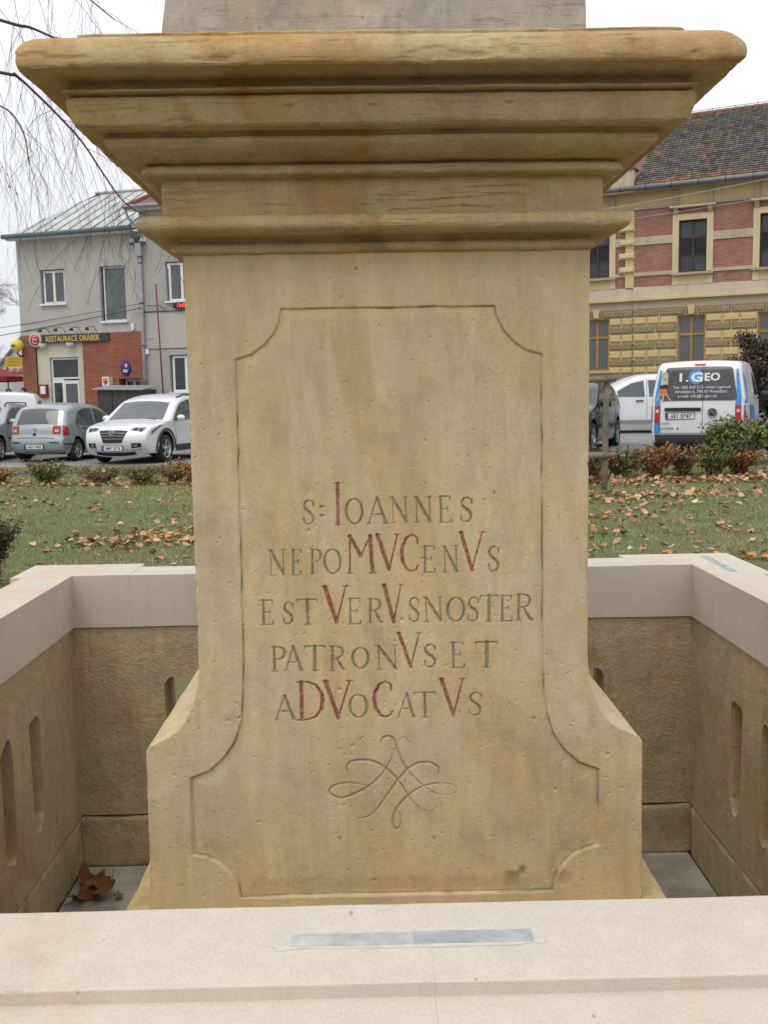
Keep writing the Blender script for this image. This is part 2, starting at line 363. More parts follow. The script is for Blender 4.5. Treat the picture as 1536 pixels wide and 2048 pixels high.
GL = {
 'I': [[(.5,0,B_),(.5,1,B_)], ser(.5,0,.42), ser(.5,1,.42)],
 'O': [arcp(.5,.5,.46,.49,0,360,.4,.95,28)],
 'S': [[(.90,.82,.4),(.80,.93,.4),(.58,.99,.5),(.32,.95,.6),(.17,.82,.75),(.18,.68,.85),(.36,.56,1),(.62,.46,1),(.82,.33,.9),(.84,.17,.7),(.70,.05,.55),(.45,.0,.5),(.22,.05,.4),(.10,.17,.4)], [(.90,.74,.5),(.90,.90,.5)], [(.10,.10,.5),(.10,.27,.5)]],
 'A': [[(.06,.02,.5),(.52,1,.5)], [(.52,1,.9),(.92,.02,1)], [(.2,.36,.4),(.78,.36,.4)], ser(.06,0,.1), ser(.92,0,.12)],
 'N': [[(.1,0,.45),(.1,.98,.45)], [(.1,.98,.9),(.9,.02,1)], [(.9,.02,.45),(.9,1,.45)], ser(.1,0), ser(.9,1), ser(.03,1,.09)],
 'E': [[(.22,0,B_*.8),(.22,1,B_*.8)], [(.05,1,.4),(.88,1,.45)], [(.05,0,.4),(.92,0,.45)], [(.22,.52,.4),(.68,.52,.4)], [(.88,.88,.5),(.88,1,.5)], [(.93,0,.5),(.93,.14,.5)], [(.68,.45,.45),(.68,.59,.45)]],
 'P': [[(.22,0,B_*.85),(.22,1,B_*.85)], [(.05,1,.4),(.5,1,.45),(.8,.93,.7),(.93,.77,.85),(.84,.59,.7),(.6,.5,.45),(.22,.5,.4)], ser(.22,0,.2)],
 'R': [[(.18,0,B_*.85),(.18,1,B_*.85)], [(.04,1,.4),(.45,1,.45),(.72,.93,.7),(.82,.77,.85),(.74,.6,.7),(.5,.51,.45),(.18,.5,.4)], [(.45,.5,.6),(.66,.24,.9),(.82,.05,.8),(.98,0,.5)], ser(.18,0,.16)],
 'T': [[(.5,0,B_),(.5,1,B_)], [(.03,1,.5),(.97,1,.5)], [(.03,.9,.45),(.05,1,.5)], [(.97,.9,.45),(.95,1,.5)], ser(.5,0,.16)],
 'V': [[(.1,.99,1.15),(.52,.02,1.0)], [(.52,.02,.55),(.9,.99,.5)], ser(.1,1,.11), ser(.9,1,.11)],
 'M': [[(.1,0,.5),(.14,1,.5)], [(.14,1,1),(.5,.45,1)], [(.5,.45,.5),(.84,1,.5)], [(.84,1,1.05),(.9,0,1.05)], ser(.1,0,.1), ser(.9,0,.13), ser(.12,1,.06)],
 'C': [[(.93,.84,.5),(.85,.95,.45),(.62,1,.5),(.35,.92,.75),(.14,.7,1),(.08,.48,1.05),(.16,.24,1),(.36,.06,.75),(.62,0,.5),(.85,.06,.45),(.95,.16,.5)], [(.92,.76,.6),(.92,.9,.6)]],
 'D': [[(.16,0,B_),(.16,1,B_)], [(.0,1,.4),(.4,1,.5),(.72,.9,.75),(.92,.68,1),(.95,.48,1.05),(.88,.25,.95),(.66,.07,.65),(.38,0,.45),(.0,0,.4)]],
 ':': [[(.15,.86,.9),(.75,.92,.35)], [(.15,.1,.9),(.75,.16,.35)]],
}
lid = np.zeros(X.shape, np.int32); painted = np.zeros(X.shape+(3,), np.float32)
ld = np.zeros(X.shape); letters = []
def groove(strokes, scale_fn, wt, wid, red, k=1.0, mx=.003, ident=None):
    allp = [scale_fn(p) for st in strokes for p in st]
    x0, x1 = min(p[0] for p in allp)-.006, max(p[0] for p in allp)+.006; z0, z1 = min(p[1] for p in allp)-.006, max(p[1] for p in allp)+.006
    i0, i1 = np.searchsorted(zv, z0), np.searchsorted(zv, z1); w0 = hw_of((z0+z1)/2)
    j0, j1 = np.searchsorted(uv*w0, x0)-2, np.searchsorted(uv*w0, x1)+2
    sx, sz = X[i0:i1, j0:j1], Z[i0:i1, j0:j1]; best = np.full(sx.shape, -1.0)
    jit = vnoise(P3[i0:i1, j0:j1], 140, 11)*.0004
    for st in strokes:
        q = [scale_fn(p) for p in st]
        for a, b in zip(q[:-1], q[1:]):
            ex, ez = b[0]-a[0], b[1]-a[1]; L2 = ex*ex+ez*ez+1e-12
            t = np.clip(((sx-a[0])*ex+(sz-a[1])*ez)/L2, 0, 1); d = np.hypot(sx-a[0]-t*ex, sz-a[1]-t*ez)
            best = np.maximum(best, (a[2]+(b[2]-a[2])*t)*wt/2-d)
    best = best+jit
    dd = np.clip(best*k+.0003, 0, mx); cur = ld[i0:i1, j0:j1]; np.maximum(cur, dd, out=cur)
    mk = sstep(-.0006, .0007, best)
    ch = 0 if red else 1
    painted[i0:i1, j0:j1, ch] = np.maximum(painted[i0:i1, j0:j1, ch], mk)
    if red: painted[i0:i1, j0:j1, 1] *= (1-mk)
    L = lid[i0:i1, j0:j1]; L[(best > -.0007) & (L == 0)] = ident
k_id = 0
for row in ROWS:
    for (c, a, b, z0, z1, red) in row:
        k_id += 1; rs = random.uniform
        tilt = rs(-.03, .03); wt = (.0068 if red else .0060)*rs(.9, 1.1)
        fn = lambda p, a=a, b=b, z0=z0, z1=z1, t=tilt: ((a+(b-a)*p[0]+(p[1]-.5)*t*(z1-z0))/1000, (z0+(z1-z0)*p[1])/1000, p[2])
        groove(GL[c], fn, wt, 0, red, 1.15, .0034, k_id); letters.append((k_id, c, red))
F1 = [(-26,952),(-23,962),(-11,965),(-1,958),(5,936),(20,903),(47,872),(79,850),(110,850),(117,861),(101,870),(70,870),(41,860),(15,839),(-2,815),(-6,794),(0,781),(8,791),(7,812),(-6,827),(-19,843),(-41,864),(-69,873),(-99,875),(-122,867),(-124,855),(-102,846),(-66,859),(-34,882),(-11,914),(1,946),(8,958),(18,963),(28,953)]
F2 = [(-90,899),(-92,909),(-78,919),(-43,917),(-15,900),(8,874),(28,841),(50,819),(70,816),(80,827)]
F3 = [(82,888),(81,902),(61,913),(32,906),(7,882),(-19,845),(-45,813),(-70,804),(-81,813)]
k_id += 1; ORN = k_id
strokes = []
for F_ in (F1, F2, F3):
    c = catmull(F_, 5); strokes.append([(p[0]/1000, p[1]/1000, .75+.45*math.sin(i*.11)) for i, p in enumerate(c)])
painted_before = painted.copy()
groove(strokes, lambda p: p, .0042, 0, 0, 1.3, .0028, ORN)
painted[..., 1] = np.where(lid == ORN, painted_before[..., 1]+(painted[..., 1]-painted_before[..., 1])*.45, painted[..., 1])
dep = dep + ld
# pits and small chips of the old surface
for _ in range(1000):
    cx, cz = rng.uniform(-.46, .46), rng.uniform(ZB, ZT); r = rng.uniform(.0012, .0034)*(1.5 if rng.random() < .06 else 1)
    if abs(cx) > hw_of(cz)-.004: continue
    i0, i1 = np.searchsorted(zv, cz-2*r), np.searchsorted(zv, cz+2*r); w0 = hw_of(cz)
    j0, j1 = np.searchsorted(uv*w0, cx-2*r), np.searchsorted(uv*w0, cx+2*r)
    sx, sz = X[i0:i1, j0:j1], Z[i0:i1, j0:j1]; an = rng.uniform(0, 3); ex = rng.uniform(1, 1.8)
    dx, dz = sx-cx, sz-cz; d = np.hypot((dx*math.cos(an)+dz*math.sin(an))*ex, -dx*math.sin(an)+dz*math.cos(an))/r
    dep[i0:i1, j0:j1] += r*.55*np.clip(1-d*d, 0, 1)
for (cx, cz, r) in ((-.108, .766, .0042), (.073, .762, .0038), (-.056, 1.832, .003), (.19, 1.425, .0035), (.172, 1.412, .003)):   # drilled plugs
    d = np.hypot(X-cx, Z-cz)/r; dep += .0008*(d < 1); stain_groove_dark += .35*(d < 1)
# scaled and crumbled patch low on the right, flaking on the left corner
pm = sstep(.0, .35, vnoise(P3, 22, 41, 3))*np.exp(-(((X-.26)/.08)**2+((Z-.70)/.05)**2)); dep += pm*.003; stain_groove_dark += pm*.55+.30*sstep(-.1, .6, vnoise(P3, 12, 47, 4))*np.exp(-(((X-.24)/.09)**2+((Z-.73)/.07)**2))
pm2 = sstep(.1, .45, vnoise(P3, 14, 51, 3)+.9*np.exp(-(((X+.47)/.05)**2+((Z-.91)/.06)**2))-.35)*np.exp(-(((X+.46)/.06)**2+((Z-.90)/.08)**2)); dep += pm2*.002
# crumbling arrises at the vertical corners
ed = hw_of(zv)[:, None]-np.abs(X); ch = .0018+.0032*sstep(.1, .8, vnoise(np.stack([np.sign(X)*2, X*0, Z], -1), 38, 6, 3))
er = np.clip(1-ed/(ch*1.6), 0, 1); dep += er**2*ch*1.3
Yv = YF+dep
V = lp(np.stack([X, Yv, Z], -1)); idx = np.arange(nz*nx).reshape(nz, nx)
F = np.stack([idx[:-1, :-1], idx[:-1, 1:], idx[1:, 1:], idx[1:, :-1]], -1).reshape(-1, 4)
fid = lid.reshape(-1)[F].max(1)
pc = painted.reshape(-1, 3).copy(); pc[:, 2] = np.clip(stain_groove_dark.reshape(-1), 0, .8)
Vf = V.reshape(-1, 3)
def subset(name, sel, parent):
    f = F[sel]; u, inv = np.unique(f, return_inverse=True)
    return np_mesh(name, Vf[u], inv.reshape(f.shape), STONE, parent, True, pc[u])
shaft = subset('shaft', fid == 0, ped)
NAMES = {'S': 'S', ':': 'colon'}
for k, c, red in letters:
    o = subset('letter', fid == k, shaft)
    o['label'] = ('carved letter %s painted dark red' % c) if red else ('carved letter %s' % c if c != ':' else 'carved colon of two nicks')
tag(subset('carved_flourish', fid == ORN, shaft), 'incised looping flourish below the inscription')
# flanks and back of the shaft
def flank(sgn):
    zz = np.concatenate([np.linspace(ZB, .93, 24), np.linspace(.935, 1.13, 60), np.linspace(1.14, ZT, 60)]); yy = np.linspace(0, 1, 60)
    Zg, T = np.meshgrid(zz, yy, indexing='ij')
    frontY = np.interp(Zg, zv, Yv[:, 0 if sgn < 0 else -1]); Yg = frontY+(YC+HW-frontY)*T**1.5
    Xg = sgn*hw_of(Zg); Pn = np.stack([Xg, Yg, Zg], -1)
    Xg = Xg+sgn*(vnoise(Pn, 12, 4, 2)*.002+vnoise(Pn, 60, 7)*.0006)*np.clip(T*30, 0, 1)
    Vv = lp(np.stack([Xg, Yg, Zg], -1)).reshape(-1, 3); n, m = Zg.shape; ii = np.arange(n*m).reshape(n, m)
    Fq = np.stack([ii[:-1, :-1], ii[:-1, 1:], ii[1:, 1:], ii[1:, :-1]], -1).reshape(-1, 4)
    if sgn < 0: Fq = Fq[:, ::-1]
    return Vv, Fq
Va, Fa = flank(-1); Vb, Fb = flank(1)
np_mesh('shaft_side', Va, Fa, STONE, ped, True, np.zeros((len(Va), 3))); np_mesh('shaft_side', Vb, Fb, STONE, ped, True, np.zeros((len(Vb), 3)))
zz = np.linspace(ZB, ZT, 90); bk = [(s*float(hw_of(z)), HW, z) for z in zz for s in (1, -1)]
np_mesh('shaft_back', np.array(bk), np.array([(2*i, 2*i+1, 2*i+3, 2*i+2) for i in range(89)]), STONE, ped, False, np.zeros((len(bk), 3)))

def profile(start, segs, dens=.0022):
    pts = [start]
    for s_ in segs:
        a = np.array(pts[-1]);
        if s_[0] == 'l':
            b = np.array(s_[1:3]); n = max(1, int(np.hypot(*(b-a))/(dens*2)))
            L = float(np.hypot(*(b-a))); e_ = .0005/L if L > .0022 else 0
            if e_: pts.append(tuple(a+(b-a)*e_))
            pts += [tuple(a+(b-a)*k/n) for k in range(1, n)]
            if e_: pts.append(tuple(a+(b-a)*(1-e_)))
            pts.append(tuple(b))
        else:
            c, b = np.array(s_[1:3]), np.array(s_[3:5]); n = max(4, int(np.hypot(*(b-a))/dens))
            pts += [tuple((1-t)**2*a+2*t*(1-t)*c+t*t*b) for t in [k/n for k in range(1, n+1)]]
    return np.array(pts)
def moulding(name, prof, mat, amp=.0012, chip=.004, base=HW, parent=ped, cap=False):
    side = np.concatenate([[-1, -.996, -.985], np.linspace(-.97, .97, 150), [.985, .996]])
    n = len(prof); per = []
    for s_ in range(4):
        for t in side: per.append((s_, t))
    per = np.array(per); k = len(per); S = per[:, 0].astype(int); T = per[:, 1]
    Pp = prof[:, 0][:, None]*np.ones(k); Zz = prof[:, 1][:, None]*np.ones(k)
    d = np.stack([np.select([S == 0, S == 1, S == 2], [T, 1, -T], -1), np.select([S == 0, S == 1, S == 2], [-1, T, 1], -T)], -1)  # 0 front 1 right 2 back 3 left
    def pos(Pq): R_ = base+Pq; return R_[..., None]*d[None]
    q = pos(Pp); P_ = np.stack([q[..., 0], q[..., 1], Zz], -1)
    # convexity: how much the profile stands out from its neighbourhood -> chips sit there
    seg = np.hypot(*np.diff(prof, axis=0).T); al = np.concatenate([[0], np.cumsum(seg)]); wl = np.concatenate([[0], seg])+np.concatenate([seg, [0]])
    K = np.exp(-((al[:, None]-al[None])/.006)**2)*wl[None]; sm2 = (K@prof)/K.sum(1, keepdims=True); dv_ = prof-sm2
    tg = np.gradient(prof, axis=0); nn_ = np.stack([tg[:, 1], -tg[:, 0]], 1); cv = np.clip((dv_[:, 0]+.0*dv_[:, 1])/.0016, 0, 1)[:, None]
    nz1 = vnoise(P_, 9, 21, 3); nz2 = vnoise(P_, 45, 33, 2); nc = sstep(.12, .6, vnoise(P_*np.array([1, 1, .35]), 24, 61, 4))*.75+.25*sstep(-.1, .7, vnoise(P_*np.array([1, 1, .3]), 90, 66, 2))
    flk = sstep(.30, .38, vnoise(P_*np.array([1, 1, 2.2]), 16, 71, 4))*.0022; Pq = Pp+nz1*amp*1.3+nz2*amp*.6-cv*nc*chip-(flk if chip > .002 else 0); Zq = Zz+vnoise(P_*np.array([1, 1, .5]), 7, 77, 2)*amp*1.6-0*cv
    cor = np.clip((np.abs(T)-.97)/.03, 0, 1)[None]; Pq = Pq-cor**2*(.002+.004*sstep(0, .6, vnoise(P_, 20, 91)))
    q = pos(Pq); Vv = np.stack([q[..., 0], q[..., 1], Zq], -1).reshape(-1, 3)
    ii = np.arange(n*k).reshape(n, k); jn = np.roll(ii, -1, 1)
    Fq = np.stack([ii[:-1], jn[:-1], jn[1:], ii[1:]], -1).reshape(-1, 4)
    return np_mesh(name, Vv, Fq, mat, parent, True, np.zeros((len(Vv), 3)) if mat is STONE else None)
moulding('neck_moulding', profile((-.02, 1.858), [('l', -.001, 1.859), ('q', .014, 1.860, .014, 1.868), ('q', .014, 1.877, .004, 1.879), ('l', .001, 1.882), ('q', .004, 1.889, .024, 1.8885), ('l', .032, 1.8875), ('q', .067, 1.888, .065, 1.903), ('q', .063, 1.919, .040, 1.920), ('l', .02, 1.921)]), STONE_C, .0009, .003)
moulding('frieze', profile((.024, 1.918), [('l', .0245, 1.95), ('l', .024, 1.986)]), STONE_C, .0012, 0)
moulding('cornice', profile((.015, 1.983), [('l', .032, 1.984), ('q', .054, 1.984, .054, 1.993), ('q', .054, 2.002, .042, 2.003), ('l', .036, 2.007), ('q', .085, 2.008, .104, 2.030), ('l', .103, 2.036), ('l', .094, 2.040), ('l', .096, 2.0455),
      ('l', .132, 2.045), ('l', .138, 2.048), ('q', .146, 2.062, .149, 2.084), ('l', .146, 2.089), ('l', .132, 2.091), ('l', .133, 2.094), ('q', .154, 2.095, .153, 2.100), ('l', .146, 2.103), ('l', .128, 2.106), ('q', .128, 2.117, .150, 2.1175),
      ('l', .203, 2.1185), ('l', .2065, 2.1215), ('q', .2095, 2.133, .204, 2.146), ('q', .196, 2.166, .174, 2.1725), ('l', .10, 2.173)]), STONE_C, .0014, .008)
moulding('capping_slab', profile((.10, 2.166), [('l', .128, 2.168), ('l', .131, 2.192), ('l', .122, 2.196), ('l', -.05, 2.197)], .004), STONE_C, .0022, .005)
moulding('statue_base', profile((-.02, 2.182), [('l', .012, 2.184), ('l', .006, 2.26), ('l', -.002, 2.40), ('l', -.01, 2.52), ('q', -.015, 2.55, -.05, 2.553), ('l', -.36, 2.556)], .01), BLOCK, .0055, .006)
moulding('plinth', profile((.165, 0), [('l', .163, .60), ('l', .160, .626), ('l', .155, .630), ('l', .05, .632), ('l', -.3, .633)], .01), STONE_C, .002, .003)

for n_, dx in (('neck_moulding', -.005), ('frieze', -.006), ('cornice', -.007), ('capping_slab', -.006), ('statue_base', -.014)): bpy.data.objects[n_].location.x = dx
# ------------------------------------------------------------------ stone enclosure round the pedestal
enc = empty('stone_parapet', (0, YC, 0), 0, 'square sandstone parapet with pale coping and narrow slots around the pedestal', 'parapet')
XI, YI0, YI1 = 1.039, 1.08, 3.304; ZC, ZTOP = .852, 1.03
def rblock(name, lo, hi, res, r, parent, mat, chip=.004, amp=.0005, cy=YC):
    lo = np.array(lo, float); hi = np.array(hi, float)
    ax = []
    for k in range(3):
        L = hi[k]-lo[k]; n = max(2, int(L/res)); inner = np.linspace(r*2.2, L-r*2.2, n)
        ax.append(lo[k]+np.concatenate([[0, r*.35, r*.9, r*1.5], inner, [L-r*1.5, L-r*.9, L-r*.35, L]]))
    Vs, Fs, b = [], [], 0
    for k in range(3):
        u, v = [(1, 2), (2, 0), (0, 1)][k]
        for side in (0, 1):
            A, Bg = np.meshgrid(ax[u], ax[v], indexing='ij'); n, m = A.shape
            p = np.zeros((n, m, 3)); p[..., u] = A; p[..., v] = Bg; p[..., k] = (lo, hi)[side][k]
            ii = np.arange(n*m).reshape(n, m)+b; f = np.stack([ii[:-1, :-1], ii[1:, :-1], ii[1:, 1:], ii[:-1, 1:]], -1).reshape(-1, 4)
            Fs.append(f if side else f[:, ::-1]); Vs.append(p.reshape(-1, 3)); b += n*m
    P = np.concatenate(Vs); q = np.clip(P, lo+r, hi-r); d = P-q; L = np.linalg.norm(d, axis=1, keepdims=True); L[L == 0] = 1
    nd = d/L; edgeish = np.clip((np.linalg.norm(d, axis=1)/r-1)/.4, 0, 1)
    cc = chip*sstep(.35, .85, vnoise(P, 33, 15, 3))*edgeish
    P2 = q+nd*(r-cc-amp+amp*vnoise(P, 14, 9, 2)*1.5)[:, None]
    P2[:, 1] -= cy
    return np_mesh(name, P2, np.concatenate(Fs), mat, parent, True)
def prism_part(name, poly, z0, z1, parent=enc, mat=COPE, bevel=.003):
    return MB().prism([(a, b-YC) for a, b in poly], 2, z0, z1).build(name, mat, parent, bevel=bevel)
LED = 1.0150
# corner stones (L shaped in plan), their width running through the full coping
def corner(sx, y_in, y_out, y_leg, x_in=XI, x_out=1.235, x_leg=.848):
    poly = [(sx*x_out, y_out), (sx*x_leg, y_out), (sx*x_leg, y_in), (sx*x_in, y_in), (sx*x_in, y_leg), (sx*x_out, y_leg)]
    a = sum(poly[i][0]*poly[(i+1) % 6][1]-poly[(i+1) % 6][0]*poly[i][1] for i in range(6))
    if a < 0: poly = poly[::-1]
    prism_part('coping_stone', poly, ZC, ZTOP, bevel=.0015)
corner(-1, YI1, 3.535, 3.28); corner(1, YI1, 3.53, 3.10); corner(-1, YI0, .85, 1.25); corner(1, YI0, .85, 1.25)
for x0, x1 in ((-.849, .85), ):    # rear
    rblock('coping_stone', (x0, YI1, ZC), (x1, 3.473, ZTOP-.0006), .02, .0015, enc, COPE)
    rblock('coping_ledge', (x0, 3.46, ZC+.001), (x1, 3.533, LED-.003), .05, .004, enc, COPE)
for sx, ye in ((-1, 3.278), (1, 3.098)):        # sides
    for y0, y1 in ((1.247, ye+.004), ):
        a, b = sorted((sx*XI, sx*1.2)); rblock('coping_stone', (a, y0, ZC), (b, y1, ZTOP-.0006), .02, .0015, enc, COPE)
        a, b = sorted((sx*1.19, sx*1.233)); rblock('coping_ledge', (a, y0, ZC+.001), (b, y1, LED-.003), .05, .004, enc, COPE)
for x0, x1 in ((-.85, .0185), (.0163, .85)):   # front, dense because the camera stands over it
    rblock('coping_stone', (x0, .924, ZC), (x1, YI0, ZTOP-(.0003 if x0 > 0 else 0)), .008, .0022, enc, COPE, .009, .0005)
    rblock('coping_ledge', (x0, .845, ZC+.001), (x1, .94, LED-(.0003 if x0 > 0 else 0)), .008, .0022, enc, COPE, .004, .0005)
# walls with slots
def slot_wall(slots, length, place):
    m = MB(); t = .153; z0, z1 = .195, ZC-.002; h = length/2; sz0, sz1, sw = .335, .68, .042
    loops = [[Vector((-h, z0, 0)), Vector((h, z0, 0)), Vector((h, z1, 0)), Vector((-h, z1, 0))]]; outs = []
    for u in slots:
        o_ = []
        for k in range(36):
            a = 2*math.pi*(k+.5)/36; cx, cz = math.cos(a), math.sin(a); zc = (sz1-sw) if cz > 0 else (sz0+sw)
            w_ = sw*(1+.10*math.sin(a*3+u*9)+.05*math.sin(a*5+u*3)); o_.append((u+cx*w_*(1.0 if cz > 0 else .9), zc+cz*w_*(1.0 if cz > 0 else 1.15)))
        outs.append(o_)
    def face(w, sc, flip):
        L = [loops[0]]+[[Vector((u+(x-u)*sc, z, 0)) for x, z in o_] for u, o_ in zip(slots, outs)]
        tri = tessellate_polygon(L); flat = [p for l_ in L for p in l_]
        m.add([place(p.x, w, p.y) for p in flat], [tuple(f)[::-1] if flip else tuple(f) for f in tri])
    face(0, 1.12, False); face(t, 1.0, True)
    for u, o_ in zip(slots, outs):
        vs_ = []
        for x, z in o_: vs_ += [place(u+(x-u)*1.12, 0, z), place(u+(x-u)*1.02, .012, z+.001), place(x, t, z)]
        N = 36; m.add(vs_, [(k*3+j, ((k+1) % N)*3+j, ((k+1) % N)*3+j+1, k*3+j+1) for k in range(N) for j in (0, 1)], None, True)
    m.add([place(-h, 0, z0), place(-h, t, z0), place(-h, t, z1), place(-h, 0, z1), place(h, 0, z0), place(h, t, z0), place(h, t, z1), place(h, 0, z1)], [(0,1,2,3), (7,6,5,4), (3,2,6,7)])
    return m
rows_x = [-.70, -.467, -.233, 0, .233, .467, .70]; rows_y = [-.70, -.47, -.235, 0, .235, .47, .70]
slot_wall(rows_y, 2*(1.11)+.02, lambda u, w, z: (-1.047-w, u, z)).build('slotted_wall', WALLST, enc)
slot_wall(rows_y, 2*(1.11)+.02, lambda u, w, z: (1.047+w, u, z)).build('slotted_wall', WALLST, enc)
slot_wall(rows_x, 2*1.19, lambda u, w, z: (u, 3.312-YC+w, z)).build('slotted_wall', WALLST, enc)
slot_wall(rows_x, 2*1.19, lambda u, w, z: (u, 1.072-YC-w, z)).build('slotted_wall', WALLST, enc)
for (a, b) in (((-1.21, 3.303, 0), (1.21, 3.47, .193)), ((-1.21, .92, 0), (1.21, 1.085, .193)), ((-1.22, 1.086, 0), (-1.041, 3.302, .193)), ((1.041, 1.086, 0), (1.22, 3.296, .193))):
    rblock('base_course', a, b, .035, .018, enc, WALLST, .014, .005)
fl = MB(); n = 30
gx = np.linspace(-1.04, 1.04, 42); gy = np.linspace(1.08, 3.3, 42); A, Bq = np.meshgrid(gx, gy, indexing='ij')
Pq = np.stack([A, Bq-YC, .016+.006*vnoise(np.stack([A, Bq, A*0], -1), 3, 5, 3)], -1).reshape(-1, 3); ii = np.arange(42*42).reshape(42, 42)
np_mesh('floor_screed', Pq, np.stack([ii[:-1, :-1], ii[1:, :-1], ii[1:, 1:], ii[:-1, 1:]], -1).reshape(-1, 4), FLOORM, enc)
# lead filled grooves in the coping, with smeared mortar round them
LEAD = simple('lead_grey', (.345, .36, .37), .85, .25, 26, .5, .002, 60, 0, .2); LEADW = simple('weathered_lead', (.43, .43, .405), .9, .22, 30, .5, .002, 60, 0, .2)
def strip(x0, x1, y0, y1, z, mat, name='metal_strip'):
    m = MB(); n = 24; top, bot = [], []
    for k in range(n+1):
        x = x0+(x1-x0)*k/n; top.append((x, y1+random.uniform(-.0006, .0006))); bot.append((x, y0+random.uniform(-.0006, .0006)))
    return MB().prism([(a, b-YC) for a, b in bot+top[::-1]], 2, z-.002, z+.0006).build(name, mat, enc)
def halo(cx, cy, ax_, ay, z, seed):
    m = MB(); r_ = random.Random(seed); n = 48; ring = []
    for k in range(n):
        a = 2*math.pi*k/n; f = 1+.14*math.sin(3*a+seed)+.10*math.sin(8*a+1)+r_.uniform(-.09, .09)
        c, s2 = math.cos(a), math.sin(a); ring.append((cx+ax_*math.copysign(abs(c)**.10, c)*(1+.06*(f-1)), cy+ay*math.copysign(abs(s2)**.25, s2)*f))
    return MB().prism([(a, b-YC) for a, b in ring], 2, z-.002, z+.0002).build('mortar_smear', MORTAR, enc)
halo(-.006, 1.0035, .143, .0160, ZTOP, 2)
strip(-.130, -.001, .9925, 1.0165, ZTOP, LEADW); strip(-.0008, .126, .9925, 1.0172, ZTOP, LEAD)
MB().prism([(1.112, 3.150-YC), (1.136, 3.150-YC), (1.148, 3.466-YC), (1.119, 3.462-YC)], 2, ZTOP-.002, ZTOP+.001).build('metal_strip', LEAD, enc)
# ------------------------------------------------------------------ fallen leaves
LEAFM = attr_mat('dry_leaf', .8, .3, 60, .3)
def leaf_mesh(seed, tone, lobes=5):
    r_ = random.Random(seed); n = 15; pts = []
    for k in range(n):
        a = -math.pi/2+2*math.pi*(k+.5)/n; lob = .62+.38*abs(math.cos((a+math.pi/2)*lobes/2)); rr = lob*(.85+.3*r_.random())
        pts.append([rr*math.cos(a), rr*math.sin(a), 0])
    curl = r_.uniform(.25, .7); cur2 = r_.uniform(-.4, .5)
    P = [[0, 0, 0]]+[[p[0]*.55, p[1]*.55, 0] for p in pts]+pts
    for p in P: p[2] = curl*p[0]**2+cur2*p[1]**2*.6+.14*math.sin(p[0]*5+seed)+r_.uniform(-.05, .05)
    z0 = min(p[2] for p in P)
    for p in P: p[2] -= z0
    m = MB(); c = [tuple(x*q for x in tone) for q in [r_.uniform(.85, 1.12) for _ in range(n)]]
    for k in range(n):
        j = (k+1) % n; m.add([P[0], P[1+k], P[1+j]], [(0, 1, 2)], c[k], True); m.add([P[1+k], P[1+n+k], P[1+n+j], P[1+j]], [(0, 1, 2, 3)], c[k], True)
    m.tube([(0, 0, P[0][2]), (.05, -.8, P[0][2]*.5+.1), (.12, -1.35, .25)], .03, 3, tone, False)
    return m
TONES = [(.44, .23, .11), (.52, .31, .17), (.34, .17, .08), (.58, .40, .26), (.43, .26, .15), (.52, .25, .08)]
protos = [leaf_mesh(i, TONES[i % 6]).build('fallen_leaf', LEAFM).data for i in range(10)]
for me in protos:
    for o in [o for o in bpy.data.objects if o.data is me]: bpy.data.objects.remove(o)
def in_view(x, y):      # is this lawn spot open to the photographer (left or right of the pedestal)?
    a = (x+.0375)/y; return (-.375 < a < -.172) or (.212 < a < .398)
def density(x, y):
    v = float(vnoise(np.array([x*.8, y*1.6, 4.]), 1.0, 7, 2)); e = float(edge_y(x))-y
    d = .12+1.0*max(0, v)
    if x < 0: d += 1.6*math.exp(-((y-11.3-.1*(x+2.5))/.45)**2)*(x > -3.6)+.6*math.exp(-((y-12.4)/.5)**2)*(x > -3.0)+1.7*math.exp(-((y-18.4)/.5)**2)
    else: d += 1.3*math.exp(-((y-13.9-.12*(x-4))/.4)**2)+2.6*math.exp(-((y-15.6)/.55)**2)+.5*math.exp(-((y-10.8)/.8)**2)*(x < 3)
    return d*(1 if e > 2 else .7)
spots = []
while len(spots) < 300:
    y = 8.2+random.random()**1.1*8.0; x = random.uniform(-.375, .40)*y
    if in_view(x, y) and abs(x) > 1.3 and random.random() < density(x, y)/2.2: spots.append((x, y))
for i, (x, y) in enumerate(spots):
    me = protos[random.randrange(10)]; o = bpy.data.objects.new('fallen_leaf', me); COL.objects.link(o)
    s_ = random.uniform(.028, .052); o.scale = (s_, s_*random.uniform(.8, 1.1), s_*random.uniform(.5, 1.1))
    o.location = (x, y, float(gz(x, y))+.018); o.rotation_euler = (random.gauss(0, .25), random.gauss(0, .25), random.uniform(0, 6.28))
    ti = protos.index(me) % 6; tone_ = ('orange brown', 'pale tan', 'dark brown')[{0: 0, 5: 0, 1: 1, 3: 1, 2: 2, 4: 2}[ti]]; side_ = 'left' if x < 0 else 'right'
    tag(o, '%s dry leaf lying on the lawn %s of the pedestal' % (tone_, side_), 'leaf', '%s leaves on the %s lawn' % (tone_, side_))
